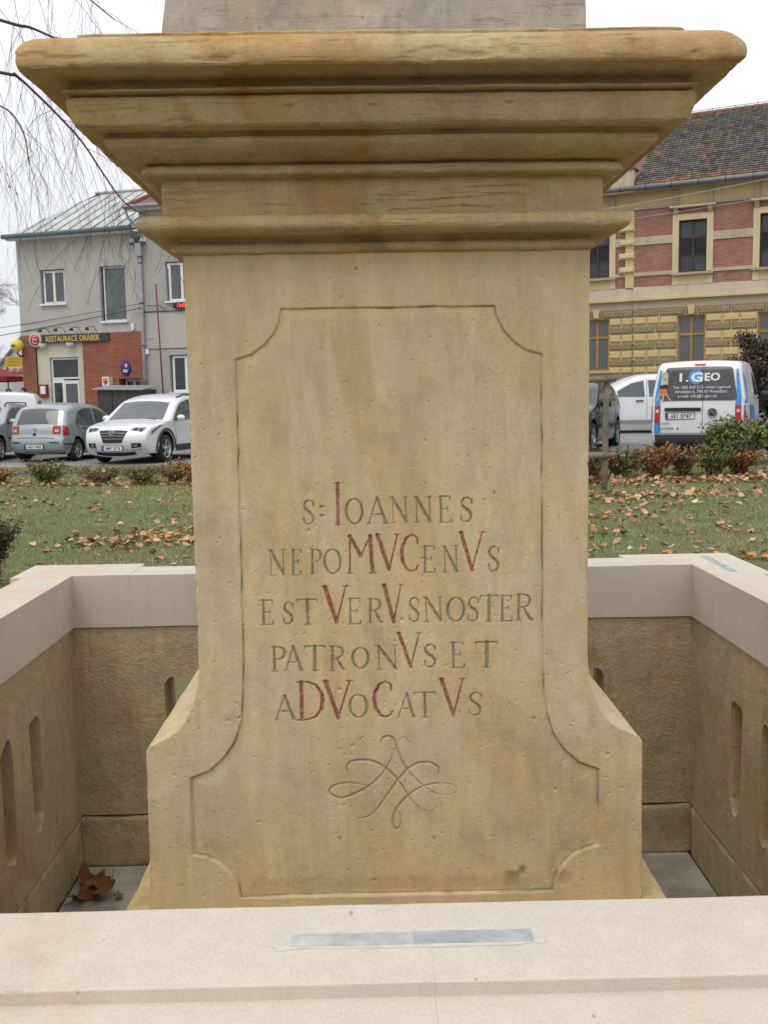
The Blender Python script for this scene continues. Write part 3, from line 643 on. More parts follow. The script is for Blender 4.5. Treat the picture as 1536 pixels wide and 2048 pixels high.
# everything past those: litter under the hedges and over the rest of the lawn
lv, lf, lc = [], [], []
arr = [(np.array([v.co[:] for v in me.vertices]), [tuple(p.vertices) for p in me.polygons], TONES[i % 6]) for i, me in enumerate(protos)]
lit = MB(); cnt = 0
while cnt < 2600:
    y = random.uniform(7.5, 22.5); x = random.uniform(-.48, .48)*y*1.05
    if y > float(edge_y(x))-.3 or random.random() > (density(x, y)**1.6)/4: continue
    cnt += 1; tone = TONES[random.randrange(6)]; s_ = random.uniform(.026, .048); a = random.uniform(0, 6.28); ca, sa = math.cos(a), math.sin(a); z = float(gz(x, y))+random.uniform(.01, .05)
    tx, ty = random.gauss(0, .35), random.gauss(0, .35); pts = []
    for (u, v) in ((-.5, -1), (.5, -.9), (1, 0), (.6, .9), (0, 1.1), (-.7, .8), (-1, -.1)):
        u2, v2 = (u*ca-v*sa)*s_, (u*sa+v*ca)*s_; pts.append((x+u2, y+v2, z+abs(u)*s_*.5+u2*tx+v2*ty))
    q_ = random.uniform(.75, 1.2); c = tuple(t*q_ for t in tone)
    lit.add([(x, y, z-.004)]+pts, [(0, k+1, (k+1) % 7+1) for k in range(7)], c)
o = lit.build('leaf_litter', LEAFM); tag(o, 'drifts of dry brown leaves along the hedges and over the grass', 'leaves', kind='stuff')
# grass
GR = attr_mat('grass_blades', .7, .3, 3, 0)
N = 230000; y = 3.9+rng.random(N)**.8*18.5; x = rng.uniform(-.47, .47, N)*(y+.6); ok = (y < edge_y(x)-.15) & ((y > 8.0) | (np.abs(x) > 2.3)); x, y = x[ok], y[ok]; N = len(x)
z = gz(x, y); hgt = rng.uniform(.012, .038, N); an = rng.uniform(0, 6.28, N); w = rng.uniform(.002, .0045, N)*(.5+y/11)
b0 = np.stack([x-np.cos(an)*w, y-np.sin(an)*w, z-.004], -1); b1 = np.stack([x+np.cos(an)*w, y+np.sin(an)*w, z-.004], -1)
tp = np.stack([x+rng.normal(0, .02, N), y+rng.normal(0, .02, N), z+hgt], -1)
Vg = np.stack([b0, b1, tp], 1).reshape(-1, 3); pn = vnoise(np.stack([x, y, x*0], -1), .9, 3, 3)[:, None]*.5+.5
pn = np.clip(pn*1.9-.5, 0, 1)
cg = (np.array([.165, .25, .075])*pn+np.array([.31, .285, .14])*(1-pn))*rng.uniform(.75, 1.35, (N, 1)); cg = np.repeat(cg, 3, 0)
tag(np_mesh('grass', Vg, np.arange(3*N).reshape(N, 3), GR, None, False, cg), 'short autumn grass of the lawn', 'grass', kind='stuff')

# crumpled leaves inside the enclosure
BIGL = attr_mat('rust_leaf', .65, .35, 40, .4)
for i, (x, y, s_, rx, rz, lab, tone) in enumerate([(-.978, 3.135, .062, .30, .5, 'crumpled rust brown leaf leaning in the rear left corner of the parapet floor', (.17, .065, .022)),
        (-.925, 3.085, .060, -.35, 2.6, 'curled brown leaf lying over the crumpled one on the parapet floor', (.23, .095, .035)), (-.985, 3.05, .045, .2, 4.0, 'small folded reddish leaf in front of the crumpled ones', (.19, .065, .03)),
        (-.872, 3.06, .018, .2, 1.0, 'tiny leaf scrap on the screed beside the plinth', (.22, .15, .08))]):
    m = leaf_mesh(40+i, tone); r_ = random.Random(90+i); 
    m.v = [(a+r_.gauss(0, .03), b+r_.gauss(0, .03), c*1.5+r_.gauss(0, .05)) for a, b, c in m.v] if False else [(a, b, c+.22*math.sin(a*4+i)*math.cos(b*3.5)+.1) for a, b, c in m.v]
    o = m.build('curled_leaf', BIGL); o.location = (x, y, .024); o.scale = (s_, s_, s_*1.3); o.rotation_euler = (rx, .2, rz)
    tag(o, lab, 'leaf')

# ------------------------------------------------------------------ materials for the street
PAINT_L = simple('white_window_paint', (.74, .74, .72), .45, .05, 20)
def facade_mat(name, c, stain, bump=.5, bs=120, amt=.5):
    t = NT(name); base = t.ramp(t.noise(.6, 8, .7), (.3, tuple(x*.84 for x in c)), (.7, tuple(x*1.08 for x in c)))
    st = t.ramp(t.noise(1.1, 6, .7, .5, t.mapping((1.5, 1.5, .35))), (.5, 0), (.8, amt)); base = t.mix(st, base, stain)
    base = t.mix(1.0, base, t.ramp(t.noise(40, 4, .7), (.3, .88), (.7, 1.1)), 'MULTIPLY')
    return t.done(base, .92, t.bump(t.noise(bs, 4, .7), bump, .02), .15)
RENDER_L = facade_mat('smooth_grey_render', (.47, .45, .40), (.37, .35, .31), .25, 60, .6)
ROUGH_L = facade_mat('rough_grey_render', (.43, .415, .37), (.35, .335, .30), 1.0, 25, .4)
CREAM = facade_mat('cream_render', (.60, .56, .44), (.5, .46, .36), .1)
YEL = facade_mat('ochre_facade_render', (.64, .49, .25), (.47, .37, .22), .4, 50, .45)
YELP = facade_mat('pale_ochre_trim', (.68, .56, .35), (.42, .36, .26), .4, 40, .6)
GREYR = facade_mat('bare_render', (.46, .385, .27), (.33, .27, .2), .7, 30, .5)
PLINTH = facade_mat('plinth_render', (.27, .23, .20), (.2, .17, .15), .5)
PEEL = facade_mat('peeling_render', (.54, .46, .34), (.33, .25, .17), .9, 12, .75)
def brick_mat(name, a, b, mortar, w=.25, h=.075, scale=1.0):
    t = NT(name); br = t.n('TexBrick'); br.inputs['Scale'].default_value = 1
    br.inputs['Brick Width'].default_value = w; br.inputs['Row Height'].default_value = h; br.inputs['Mortar Size'].default_value = .010; br.inputs['Mortar Smooth'].default_value = .2
    br.inputs['Color1'].default_value = (*a, 1); br.inputs['Color2'].default_value = (*b, 1); br.inputs['Mortar'].default_value = (*mortar, 1)
    t.l(t.mapping((1, 1, 1), (math.pi/2, 0, 0)), br.inputs['Vector'])
    c = t.mix(1.0, br.outputs['Color'], t.ramp(t.noise(1.5, 6, .7), (.3, .8), (.7, 1.15)), 'MULTIPLY')
    return t.done(c, .88, t.bump(br.outputs['Fac'], .8, -.01), .2)
BRICK_L = brick_mat('orange_red_brick', (.33, .095, .045), (.25, .07, .038), (.30, .20, .15))
BRICK_R = brick_mat('old_red_brick', (.37, .16, .115), (.30, .125, .09), (.40, .28, .215), .27, .085)
METR = simple('patinated_roof_sheet', (.47, .50, .495), .6, .18, 1.2, .1, .01, 8, .2)
PINKR = simple('primer_pink_sheet', (.50, .465, .44), .6, .15, 1.5, .1, .01, 8, .2)
GREENG = simple('green_gutter', (.11, .165, .17), .5, .2, 4)
GUT = simple('zinc_gutter', (.16, .165, .19), .45, .15, 4, 0, 0, 0, .3)
PIPE = simple('faded_downpipe', (.33, .30, .32), .6, .2, 3)
BROWNW = simple('dark_brown_window_wood', (.065, .04, .032), .6, .25, 5)
OCHW = simple('ochre_window_wood', (.36, .20, .06), .6, .2, 5)
BLACKP = simple('black_plastic', (.02, .02, .022), .5, .2, 10); DKGREY = simple('dark_grey_paint', (.07, .065, .065), .6, .2, 4)
GOLD = simple('gold_lettering', (.62, .42, .12), .5, .1, 10); REDP = simple('red_paint', (.50, .03, .03), .45, .1, 10)
WHITEP = simple('white_print', (.75, .75, .75), .6, .04, 10); BLUEP = simple('blue_enamel', (.02, .035, .16), .4, .1, 10)
REDROOF = simple('red_brown_roof', (.20, .10, .085), .85, .3, 3, .6, .03, 9)
def glass_mat(name, tint, rough=.06, curtain=0):
    t = NT(name); n = t.noise(1.3, 3); c = t.ramp(n, (.35, tuple(x*.6 for x in tint)), (.7, tint))
    if curtain:
        w = t.n('TexWave', wave_type='BANDS', bands_direction='X'); w.inputs['Scale'].default_value = 5; w.inputs['Distortion'].default_value = 2; w.inputs['Detail'].default_value = 2; t.l(t.mapping((1, 1, .15)), w.inputs['Vector'])
        c = t.mix(t.math('MULTIPLY', t.ramp(w.outputs['Fac'], (.2, .15), (.8, .9)), curtain), c, (.20, .20, .21))
    m = t.done(c, rough, t.bump(t.noise(1.8, 2), .12, .02), .5); t.b.inputs['IOR'].default_value = 1.5; return m
GLASS = glass_mat('window_glass', (.05, .06, .065)); GLASSC = glass_mat('curtained_glass', (.06, .065, .075), .12, .8); GLASSG = glass_mat('green_film_glass', (.13, .18, .165), .15)

def text_mesh(name, body, size, mat, parent, loc, rot=(math.pi/2, 0, 0), align='LEFT', ext=.003, sx=1.0, bold=0.0, shear=0, space=1.0):
    cu = bpy.data.curves.new(name+'_curve', 'FONT'); cu.body = body; cu.size = size; cu.extrude = ext; cu.align_x = align; cu.offset = bold; cu.shear = shear; cu.resolution_u = 2; cu.space_character = space
    t = bpy.data.objects.new('tmp_text', cu); COL.objects.link(t)
    dg = bpy.context.evaluated_depsgraph_get(); me = bpy.data.meshes.new_from_object(t.evaluated_get(dg)); me.name = name
    bpy.data.objects.remove(t); bpy.data.curves.remove(cu); me.materials.clear(); me.materials.append(mat)
    o = bpy.data.objects.new(name, me); link(o, parent); o.location = loc; o.rotation_euler = rot; o.scale = (sx, 1, 1); return o
# facades are drawn in their own space: x runs along the wall, y goes into the building, z is height
def hole_wall(m, x0, x1, z0, z1, holes, y=0, depth=.3, col=None):
    xs_ = sorted({x0, x1, *[h[0] for h in holes], *[h[1] for h in holes]}); zs_ = sorted({z0, z1, *[h[2] for h in holes], *[h[3] for h in holes]})
    for a, b in zip(xs_[:-1], xs_[1:]):
        for c, d in zip(zs_[:-1], zs_[1:]):
            mx, mz = (a+b)/2, (c+d)/2
            if mx < x0 or mx > x1 or mz < z0 or mz > z1: continue
            if any(h[0] < mx < h[1] and h[2] < mz < h[3] for h in holes): continue
            m.add([(a,y,c),(b,y,c),(b,y,d),(a,y,d)], [(0,1,2,3)], col)
    for (a, b, c, d) in holes:
        m.add([(a,y,c),(b,y,c),(b,y,d),(a,y,d),(a,y+depth,c),(b,y+depth,c),(b,y+depth,d),(a,y+depth,d)], [(0,4,5,1),(1,5,6,2),(2,6,7,3),(3,7,4,0)], col)
def window(parent, x0, x1, z0, z1, y, fr, glass, fw=.06, mull=(), trans=(), sill=None, sillmat=None, name='window', barw=.045):
    m = MB(); f = fw
    m.box(x0, x1, y, y+.06, z0, z0+f); m.box(x0, x1, y, y+.06, z1-f, z1); m.box(x0, x0+f, y+.001, y+.059, z0+f, z1-f); m.box(x1-f, x1, y+.001, y+.059, z0+f, z1-f)
    w = m.build(name, fr, parent)
    for u in mull: MB().box(u-barw, u+barw, y-.015, y+.05, z0+f, z1-f).build('mullion', fr, w)
    for (t_, tw) in trans: MB().box(x0+f, x1-f, y-.02, y+.052, t_-tw, t_+tw).build('transom', fr, w)
    us = [x0+f]+[u for u in mull]+[x1-f]; ts = [z0+f]+[t_[0] for t_ in trans]+[z1-f]
    for a, b in zip(us[:-1], us[1:]):
        for c, d in zip(ts[:-1], ts[1:]):
            MB().box(a+.004, b-.004, y+.022, y+.03, c+.004, d-.004).build('pane', glass, w)
    if sill: MB().box(x0-.08, x1+.08, y-.2, y+.0, z0-sill, z0).build('sill', sillmat or fr, w)
    return w

# ------------------------------------------------------------------ restaurant building (left)
RL = empty('restaurant_building', (-12.964, 38.0, 0), rad(-17.315), 'grey two storey restaurant with red brick ground floor and pale sheet metal roof', 'building')
m = MB(); W1 = (.96, 1.98, 5.27, 6.5); W2 = (3.44, 4.47, 4.56, 6.5)
hole_wall(m, 0, 5.13, 4.15, 7.62, [W1, W2], 0, .16); m.add([(0,0,4.15),(0,0,7.62),(0,9,7.62),(0,9,4.15)], [(0,1,2,3)])
m.add([(0,9,.2),(5.13,9,.2),(5.13,9,7.62),(0,9,7.62)], [(0,1,2,3)])
m.build('wall', RENDER_L, RL)
m = MB(); D0 = (1.13, 2.36, .42, 3.31); RC = (4.05, 4.9, .42, 2.47)
hole_wall(m, 2.6, 5.13, .15, 4.148, [RC], -.01, .5); hole_wall(m, 0, .6, .15, 4.148, [], -.01); m.add([(0,-.01,.15),(0,9,.15),(0,9,4.148),(0,-.01,4.148)], [(3,2,1,0)])
m.build('brick_wall', BRICK_L, RL)
m = MB(); hole_wall(m, .6, 2.6, .15, 4.148, [D0], .06, .2); m.build('cream_panel', CREAM, RL)
window(RL, W1[0]+.06, W1[1]-.02, W1[2], W1[3]-.03, .10, PAINT_L, GLASSC, .075, (1.48,), (), .07, PAINT_L)
window(RL, W2[0]+.10, W2[1]-.01, W2[2], W2[3]-.02, .10, PAINT_L, GLASSG, .045, (), (), .08, PAINT_L)
dw = window(RL, 1.15, 2.34, 2.52, 3.29, .14, PAINT_L, GLASS, .06, (), (), None, None, 'fanlight')
m = MB(); m.box(1.15, 1.22, .14, .20, .42, 2.52); m.box(1.22, 1.64, .145, .195, .42, .62); m.box(1.22, 1.64, .145, .195, 2.38, 2.515); m.box(1.57, 1.64, .143, .197, .62, 2.38); dl = m.build('door', PAINT_L, RL)
MB().box(1.22, 1.57, .16, .17, .62, 2.38).build('pane', GLASS, dl)
op = MB(); op.box(0, .07, -.03, .03, .42, 2.46); op.box(.49, .56, -.03, .03, .42, 2.46); op.box(.07, .49, -.028, .028, .42, .66); op.box(.07, .49, -.028, .028, 2.33, 2.46)
od = op.build('open_door', PAINT_L, RL); od.location = (2.33, .10, 0); od.rotation_euler = (0, 0, rad(180+28))
MB().box(.07, .49, -.006, .006, .66, 2.33).build('pane', GLASSC, od); MB().tube([(.1,.045,1.15),(.1,.10,1.15),(.46,.10,1.15),(.46,.045,1.15)], .018, 5).build('door_handle', PAINT_L, od)
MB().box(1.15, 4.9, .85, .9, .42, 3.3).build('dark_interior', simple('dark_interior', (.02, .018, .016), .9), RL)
window(RL, 4.1, 4.86, .5, 2.45, .35, PAINT_L, GLASS, .07, (4.48,), ((2.1, .04),), None, None, 'entrance_door')
# sign
sg = MB().box(.50, 3.74, -.09, -.02, 3.84, 4.13).build('sign_board', simple('black_sign_board', (.045, .048, .046), .5, .15, 3), RL); 
text_mesh('sign_text', 'RESTAURACE DRÁBEK', .285, GOLD, sg, (1.10, -.093, 3.885), align='LEFT', bold=.006, sx=.80)
lg = MB().lathe([(0, -.135), (.24, -.135), (.27, -.12), (.27, -.05)], 28, (.68, 0, 3.97), 1).build('round_emblem', simple('emblem_cream', (.50, .47, .36), .6), RL)
MB().lathe([(0, -.142), (.20, -.142), (.20, -.136)], 28, (.68, 0, 3.97), 1).build('emblem_disc', REDP, lg)
mm = MB(); mm.tube([(.76,-.15,4.11),(.66,-.15,4.10),(.60,-.15,4.0),(.61,-.15,3.88),(.68,-.15,3.82),(.76,-.15,3.87),(.76,-.15,3.96),(.68,-.15,3.99),(.62,-.15,3.93)], .022, 4); mm.build('emblem_letter', WHITEP, lg)
for u in (1.08, 1.74, 2.40, 3.05):
    q = MB().tube([(u+.17, 0, 4.22), (u+.16, -.18, 4.36), (u+.06, -.32, 4.36), (u, -.36, 4.30)], .012, 5).build('sign_lamp', BLACKP, RL); MB().lathe([(.03, 4.34), (.06, 4.30), (.085, 4.24), (.08, 4.235), (0, 4.25)], 12, (u, -.36, 0)).build('lamp_shade', BLACKP, q)
for u in (.98, 2.15): MB().lathe([(0, 3.66), (.09, 3.68), (.14, 3.76), (.15, 3.82)], 14, (u, -.12, 0)).build('downlight', PAINT_L, RL)
# roof of standing seam sheets: hipped, each sheet its own piece
rf = MB().box(-.25, 5.2, -.30, .0, 7.60, 7.66).build('eaves_board', PAINT_L, RL)
e0 = Vector((-.2, -.3, 7.70)); e1 = Vector((5.2, -.3, 7.72)); r0 = Vector((.98, 4.0, 9.93)); r1 = Vector((5.2, 4.0, 9.95)); NS = 11
for k in range(NS):
    a0 = e0.lerp(e1, k/NS); a1 = e0.lerp(e1, (k+1)/NS)
    def up(p):     # climb the slope at constant x until ridge or hip
        t = 1.0
        if p.x < .98: t = max(.0, (p.x+.2)/1.18)
        return Vector((p.x, -.3+4.3*t, 7.70+2.23*t))
    b0, b1 = up(a0), up(a1); mk = MB(); th = Vector((0, -.02, .04))
    for s0, s1 in ((0, .33), (.333, .66), (.663, 1)):
        mk.add([a0.lerp(b0, s0), a1.lerp(b1, s0), a1.lerp(b1, s1), a0.lerp(b0, s1)], [(0,1,2,3)])
    mk.tube([a1+th*.5, b1+th*.5], .022, 4)
    mk.build('roof_sheet', PINKR if k in (4, 7) else METR, RL)
mk = MB(); mk.add([(-.2,-.3,7.70), (.98,4.0,9.93), (-.2,8.3,7.70)], [(0,2,1)]); mk.add([(-.2,8.3,7.7),(.98,4,9.93),(5.2,4,9.95),(5.2,8.3,7.7)], [(0,3,2,1)]); mk.build('roof_slope', METR, RL)
MB().tube([(.95, 4, 9.98), (5.2, 4, 9.99)], .06, 6).build('ridge_cap', METR, RL)
g = MB(); g.tube([(-.28, -.42, 7.70), (5.05, -.42, 7.72)], .085, 10); g.build('gutter', GREENG, RL)
MB().tube([(5.02, -.40, 7.68), (5.03, -.35, 7.45), (5.12, -.12, 7.25)], .06, 8).build('gutter_bend', GREENG, RL)
MB().lathe([(0, 0), (.05, 0), (.06, .1), (.035, .35), (.0, .42)], 8, (2.1, 4, 9.95)).build('vent_cap', PAINT_L, RL)
dp = MB(); dp.tube([(5.17, -.12, 7.3), (5.17, -.12, .3)], .065, 10); dp.box(5.06, 5.28, -.24, -.02, 6.75, 7.2); dp.build('downpipe', PIPE, RL)
for z in (6.5, 5.1, 3.6, 2.3): MB().lathe([(.072, z), (.08, z+.02), (.072, z+.04)], 12, (5.17, -.12, 0)).build('pipe_clip', DKGREY, RL)
cb = MB(); cb.box(4.83, 5.46, -.22, -.16, 7.14, 7.24); cb.box(5.12, 5.2, -.2, -.1, 6.8, 7.4)
cbo = cb.build('wire_bracket', DKGREY, RL)
for u in (4.88, 4.98, 5.3, 5.42): MB().lathe([(.02, 7.24), (.04, 7.27), (.025, 7.3), (.04, 7.33), (0, 7.38)], 8, (u, -.19, 0)).build('insulator', PAINT_L, cbo)
MB().box(4.70, 4.80, -.12, -.01, 4.2, 4.42).build('alarm_box', PAINT_L, RL); MB().box(.70, 1.03, -.06, .05, 1.85, 2.33).build('menu_case', simple('maroon_case', (.2, .03, .03), .5), RL); MB().box(.76, .97, -.07, -.061, 1.98, 2.27).build('menu_sheet', WHITEP, RL)
ov = MB().lathe([(0, -.075), (.18, -.075), (.2, -.06), (.2, -.02)], 28, (0, 0, 0), 1).build('oval_shield_sign', BLUEP, RL); ov.location = (4.37, 0, 2.85); ov.scale = (.98, 1, 1.32)
MB().box(-.085, .0, -.085, -.077, .02, .12).build('emblem_red_quarter', REDP, ov); MB().box(.002, .085, -.085, -.077, .02, .12).build('emblem_white_quarter', simple('silver_quarter', (.55, .45, .6), .5), ov)
for zz_, w_ in ((-.055, .1), (-.10, .09)): MB().box(-w_, w_, -.083, -.077, zz_-.012, zz_+.012).build('text_line', WHITEP, ov)
ls = MB().box(3.52, 3.80, -.28, -.02, 2.22, 2.55).build('arms_sign_box', PAINT_L, RL)
MB().prism([(3.57, 2.5), (3.57, 2.36), (3.66, 2.25), (3.75, 2.36), (3.75, 2.5)], 1, -.292, -.281).build('shield', REDP, ls); MB().prism([(3.60, 2.48), (3.72, 2.48), (3.72, 2.40), (3.66, 2.43), (3.60, 2.40)], 1, -.296, -.293).build('shield_chief', GOLD, ls)
lb = MB().tube([(.05, -.01, 3.42), (.08, -.16, 3.38), (.03, -.3, 3.45), (.02, -.3, 3.56)], .03, 6).build('lamp_arm', BLACKP, RL)
BALL = simple('yellow_globe', (.75, .58, .10), .35, .06, 4)
MB().lathe([(0, -.24), (.09, -.22), (.17, -.16), (.225, -.06), (.235, .03), (.2, .13), (.12, .21), (0, .24)], 20, (0.02, -.3, 3.78)).build('yellow_globe', BALL, lb)
MB().box(-.06, .10, -.545, -.528, 3.73, 3.80).build('globe_print', DKGREY, lb)
MB().box(-2.6, 5.3, -4.2, -.02, -.1, .40).build('terrace', simple('terrace_concrete', (.3, .29, .28), .9, .2, 3), RL)

NBH = empty('rendered_house', tuple(RL.matrix_basis @ Vector((5.14, 0, 0))), rad(-17.315), 'grey pebble rendered house joined to the restaurant, red brown tiled roof, red clock display', 'building')
NBH.location = (-12.964+5.14*math.cos(rad(17.315)), 38.0-5.14*math.sin(rad(17.315)), 0)
m = MB(); WA = (.97, 2.15, 5.12, 6.52); WB = (.98, 2.2, 1.93, 3.27); WC = (3.6, 4.8, 5.12, 6.52); WD = (3.6, 4.8, 1.93, 3.27)
hole_wall(m, 0, 7, 4.82, 8.33, [WA, WC], -.015, .17); m.build('pebble_wall', ROUGH_L, NBH); m = MB(); hole_wall(m, 0, 7, 0, 3.49, [WB, WD], -.015, .17); m.build('pebble_wall', ROUGH_L, NBH)
m = MB(); hole_wall(m, 0, 7, 3.50, 4.80, [], -.02); m.build('smooth_band', RENDER_L, NBH)
MB().add([(7,0,0),(7,9,0),(7,9,8.33),(7,0,8.33),(0,9,0),(0,9,8.33)], [(0,1,2,3),(1,4,5,2)]).build('side_wall', RENDER_L, NBH)
MB().box(0, 7, -.05, -.02, 4.795, 4.83).build('string_course', DKGREY, NBH); MB().box(0, 7, -.035, -.016, 3.485, 3.51).build('string_course', DKGREY, NBH)
for (wn_, gl) in ((WA, GLASSC), (WB, GLASS), (WC, GLASSC), (WD, GLASS)): window(NBH, wn_[0]+.07, wn_[1]-.03, wn_[2]+.03, wn_[3]-.03, .08, PAINT_L, gl, .08, ((wn_[0]+wn_[1])/2,), (), .06, PAINT_L)
m = MB(); m.add([(-.35,-.35,8.42),(7.2,-.35,8.42),(7.2,4,10.6),(1.3,4,10.6)], [(0,1,2,3)]); m.add([(-.35,-.35,8.42),(1.3,4,10.6),(-.35,8.4,8.42)], [(0,1,2)]); m.add([(1.3,4,10.6),(7.2,4,10.6),(7.2,8.4,8.42),(-.35,8.4,8.42)], [(0,1,2,3)]); m.build('roof', REDROOF, NBH)
MB().box(-.35, 7.2, -.38, -.02, 8.33, 8.41).build('eaves_board', PAINT_L, NBH)
MB().tube([(-.35,-.35,8.45),(1.3,4,10.63)], .09, 6).build('hip_tiles', REDROOF, NBH); MB().tube([(-.38, -.45, 8.42), (7.2, -.45, 8.42)], .07, 8).build('gutter', PIPE, NBH)
MB().tube([(-.3, -.43, 8.4), (-.25, -.35, 8.1), (-.02, -.14, 7.7), (0.03, -.12, 7.4)], .05, 8).build('gutter_bend', PIPE, NBH)
ck = MB().box(1.29, 2.05, -.16, -.02, 4.89, 5.06).build('clock_display', BLACKP, NBH)
LED = NT('red_led'); LED.done((.6, .03, .03), .5); LED.b.inputs['Emission Color'].default_value = (1, .06, .05, 1); LED.b.inputs['Emission Strength'].default_value = 1.6
text_mesh('clock_digits', '13:07', .17, LED.m, ck, (1.42, -.163, 4.92), bold=.004)
MB().tube([(.72, -.3, 5.75), (.84, -.3, 1.84)], .028, 6).build('red_pole', simple('rusty_red_pole', (.22, .06, .05), .6), NBH)
MB().box(.08, .2, -.11, -.02, 3.32, 3.5).build('small_box', PAINT_L, NBH); MB().tube([(.25,-.05,3.85),(.25,-.14,3.85),(.45,-.14,3.86)], .012, 5).build('wall_hook', DKGREY, NBH)
MB().tube([(.2,-.05,5.05),(.5,-.1,5.0),(.72,-.1,5.02),(.86,-.06,4.9),(.95,-.05,4.86)], .012, 4).build('loose_cable', DKGREY, NBH)

# kiosk, gable house, signs, umbrella
def loc_L(u, w): c, s_ = math.cos(rad(17.315)), math.sin(rad(17.315)); return (-12.964+u*c+w*s_*1.0, 38.0-u*s_+w*c)
def at_L(u, w, z=0): x, y = loc_L(u, w); return (x, y, z)
kk = empty('closed_kiosk', at_L(4.13, -1.6, .40), rad(-17.3), 'dark brown closed stall with a slanting pale lid in front of the brick wall', 'stall')
MB().box(0, 1.75, 0, 1.0, 0, 1.66).build('stall_body', simple('dark_brown_board', (.06, .05, .048), .6, .2, 2), kk)
MB().add([(-.12,-.12,1.71),(1.85,-.12,1.67),(1.85,1.05,1.80),(-.12,1.05,1.84),(-.12,-.12,1.67),(1.85,-.12,1.63),(1.85,1.05,1.76),(-.12,1.05,1.80)], [(0,1,2,3),(7,6,5,4),(0,4,5,1),(1,5,6,2),(2,6,7,3),(3,7,4,0)]).build('lid', simple('pale_zinc_lid', (.36, .36, .36), .5, .1, 4, 0, 0, 0, .3), kk)
for u in (.58, 1.16): MB().box(u-.012, u+.012, -.012, 0, .02, 1.64).build('board_joint', BLACKP, kk)
gh = empty('white_gable_house', (-18.6, 46, 0), 0, 'low white house with a steep grey roof edge behind the restaurant corner', 'building')
m = MB(); m.add([(-.6,0,-.2),(7,0,-.2),(7,0,2.0),(3.45,0,5.15),(-.3,0,.95)], [(0,1,2,3,4)]); m.build('wall', simple('white_render', (.68, .68, .66), .9, .06, 1), gh); MB().add([(7,0,-.2),(7,6,-.2),(7,6,2.0),(7,0,2.0)], [(0,1,2,3)]).build('side_wall', bpy.data.materials['white_render'], gh)
for a, b in (((-.5,.72), (3.45,5.26)), ((3.45,5.26), (7.3,1.8))):
    dz = .16; MB().add([(a[0],-.15,a[1]),(b[0],-.15,b[1]),(b[0],7,b[1]),(a[0],7,a[1]),(a[0],-.15,a[1]-dz),(b[0],-.15,b[1]-dz),(b[0],7,b[1]-dz),(a[0],7,a[1]-dz)], [(0,1,2,3),(7,6,5,4),(0,4,5,1),(3,2,6,7),(0,3,7,4),(1,5,6,2)]).build('roof_slope', simple('grey_roof_felt', (.17, .17, .18), .8, .2, 2), gh)
wb = empty('courtyard_wall', (-18.2, 43, 0), 0, 'white courtyard wall with a red tile coping left of the restaurant', 'wall')
MB().box(0, 3.9, 0, .3, -.1, 2.95).build('wall_face', bpy.data.materials['white_render'], wb)
for k in range(13):
    o = MB().add([(0,-.12,2.93),(.28,-.12,2.93),(.28,.15,3.12),(0,.15,3.12),(.14,-.12,3.0),(.14,.15,3.18)], [(0,4,5,3),(4,1,2,5),(0,1,4)]).build('coping_tile', simple('coping_tile_clay', (.36, .17, .10), .85, .25, 2) if k == 0 else bpy.data.materials['coping_tile_clay'], wb); o.location = (k*.3, 0, 0)
ys_ = empty('yellow_sign', (-15.25, 42.6, .15), 0, 'yellow notice board with three faded lines on two posts left of the restaurant', 'sign')
MB().box(0, .80, -.03, .03, 3.02, 3.46).build('board', simple('sign_yellow', (.62, .42, .03), .6, .08, 3), ys_)
for z in (3.36, 3.24, 3.10): MB().box(.12, .62 if z > 3.2 else .5, -.034, -.031, z-.02, z+.02).build('text_line', simple('faded_print', (.35, .27, .10), .7), ys_)
for u in (.05, .75): MB().tube([(u, .05, 0.1), (u, .05, 3.4)], .03, 6).build('post', DKGREY, ys_)
um = empty('garden_umbrella', (-15.35, 40.2, .42), 0, 'maroon and white market umbrella seen behind the parked estate car', 'umbrella')
m = MB(); NR = 8; R_ = 1.55
for k in range(NR):
    a, b = 2*math.pi*k/NR+.2, 2*math.pi*(k+1)/NR+.2
    m.add([(0,0,2.95),(R_*math.cos(a),R_*math.sin(a),2.28),(R_*math.cos(b),R_*math.sin(b),2.28)], [(0,1,2)])
    m.add([(R_*math.cos(a),R_*math.sin(a),2.28),(R_*math.cos(b),R_*math.sin(b),2.28),(R_*math.cos(b),R_*math.sin(b),2.10),(R_*math.cos(a),R_*math.sin(a),2.10)], [(3,2,1,0)])
m.build('canopy', simple('maroon_fabric', (.30, .035, .05), .85), um)
MB().tube([(0,0,-.1),(0,0,2.9)], .025, 6).build('pole', PAINT_L, um)
for k in range(NR):
    a = 2*math.pi*k/NR+.2; MB().tube([(0,0,2.85),(R_*math.cos(a),R_*math.sin(a),2.25)], .01, 4).build('rib', PAINT_L, um)

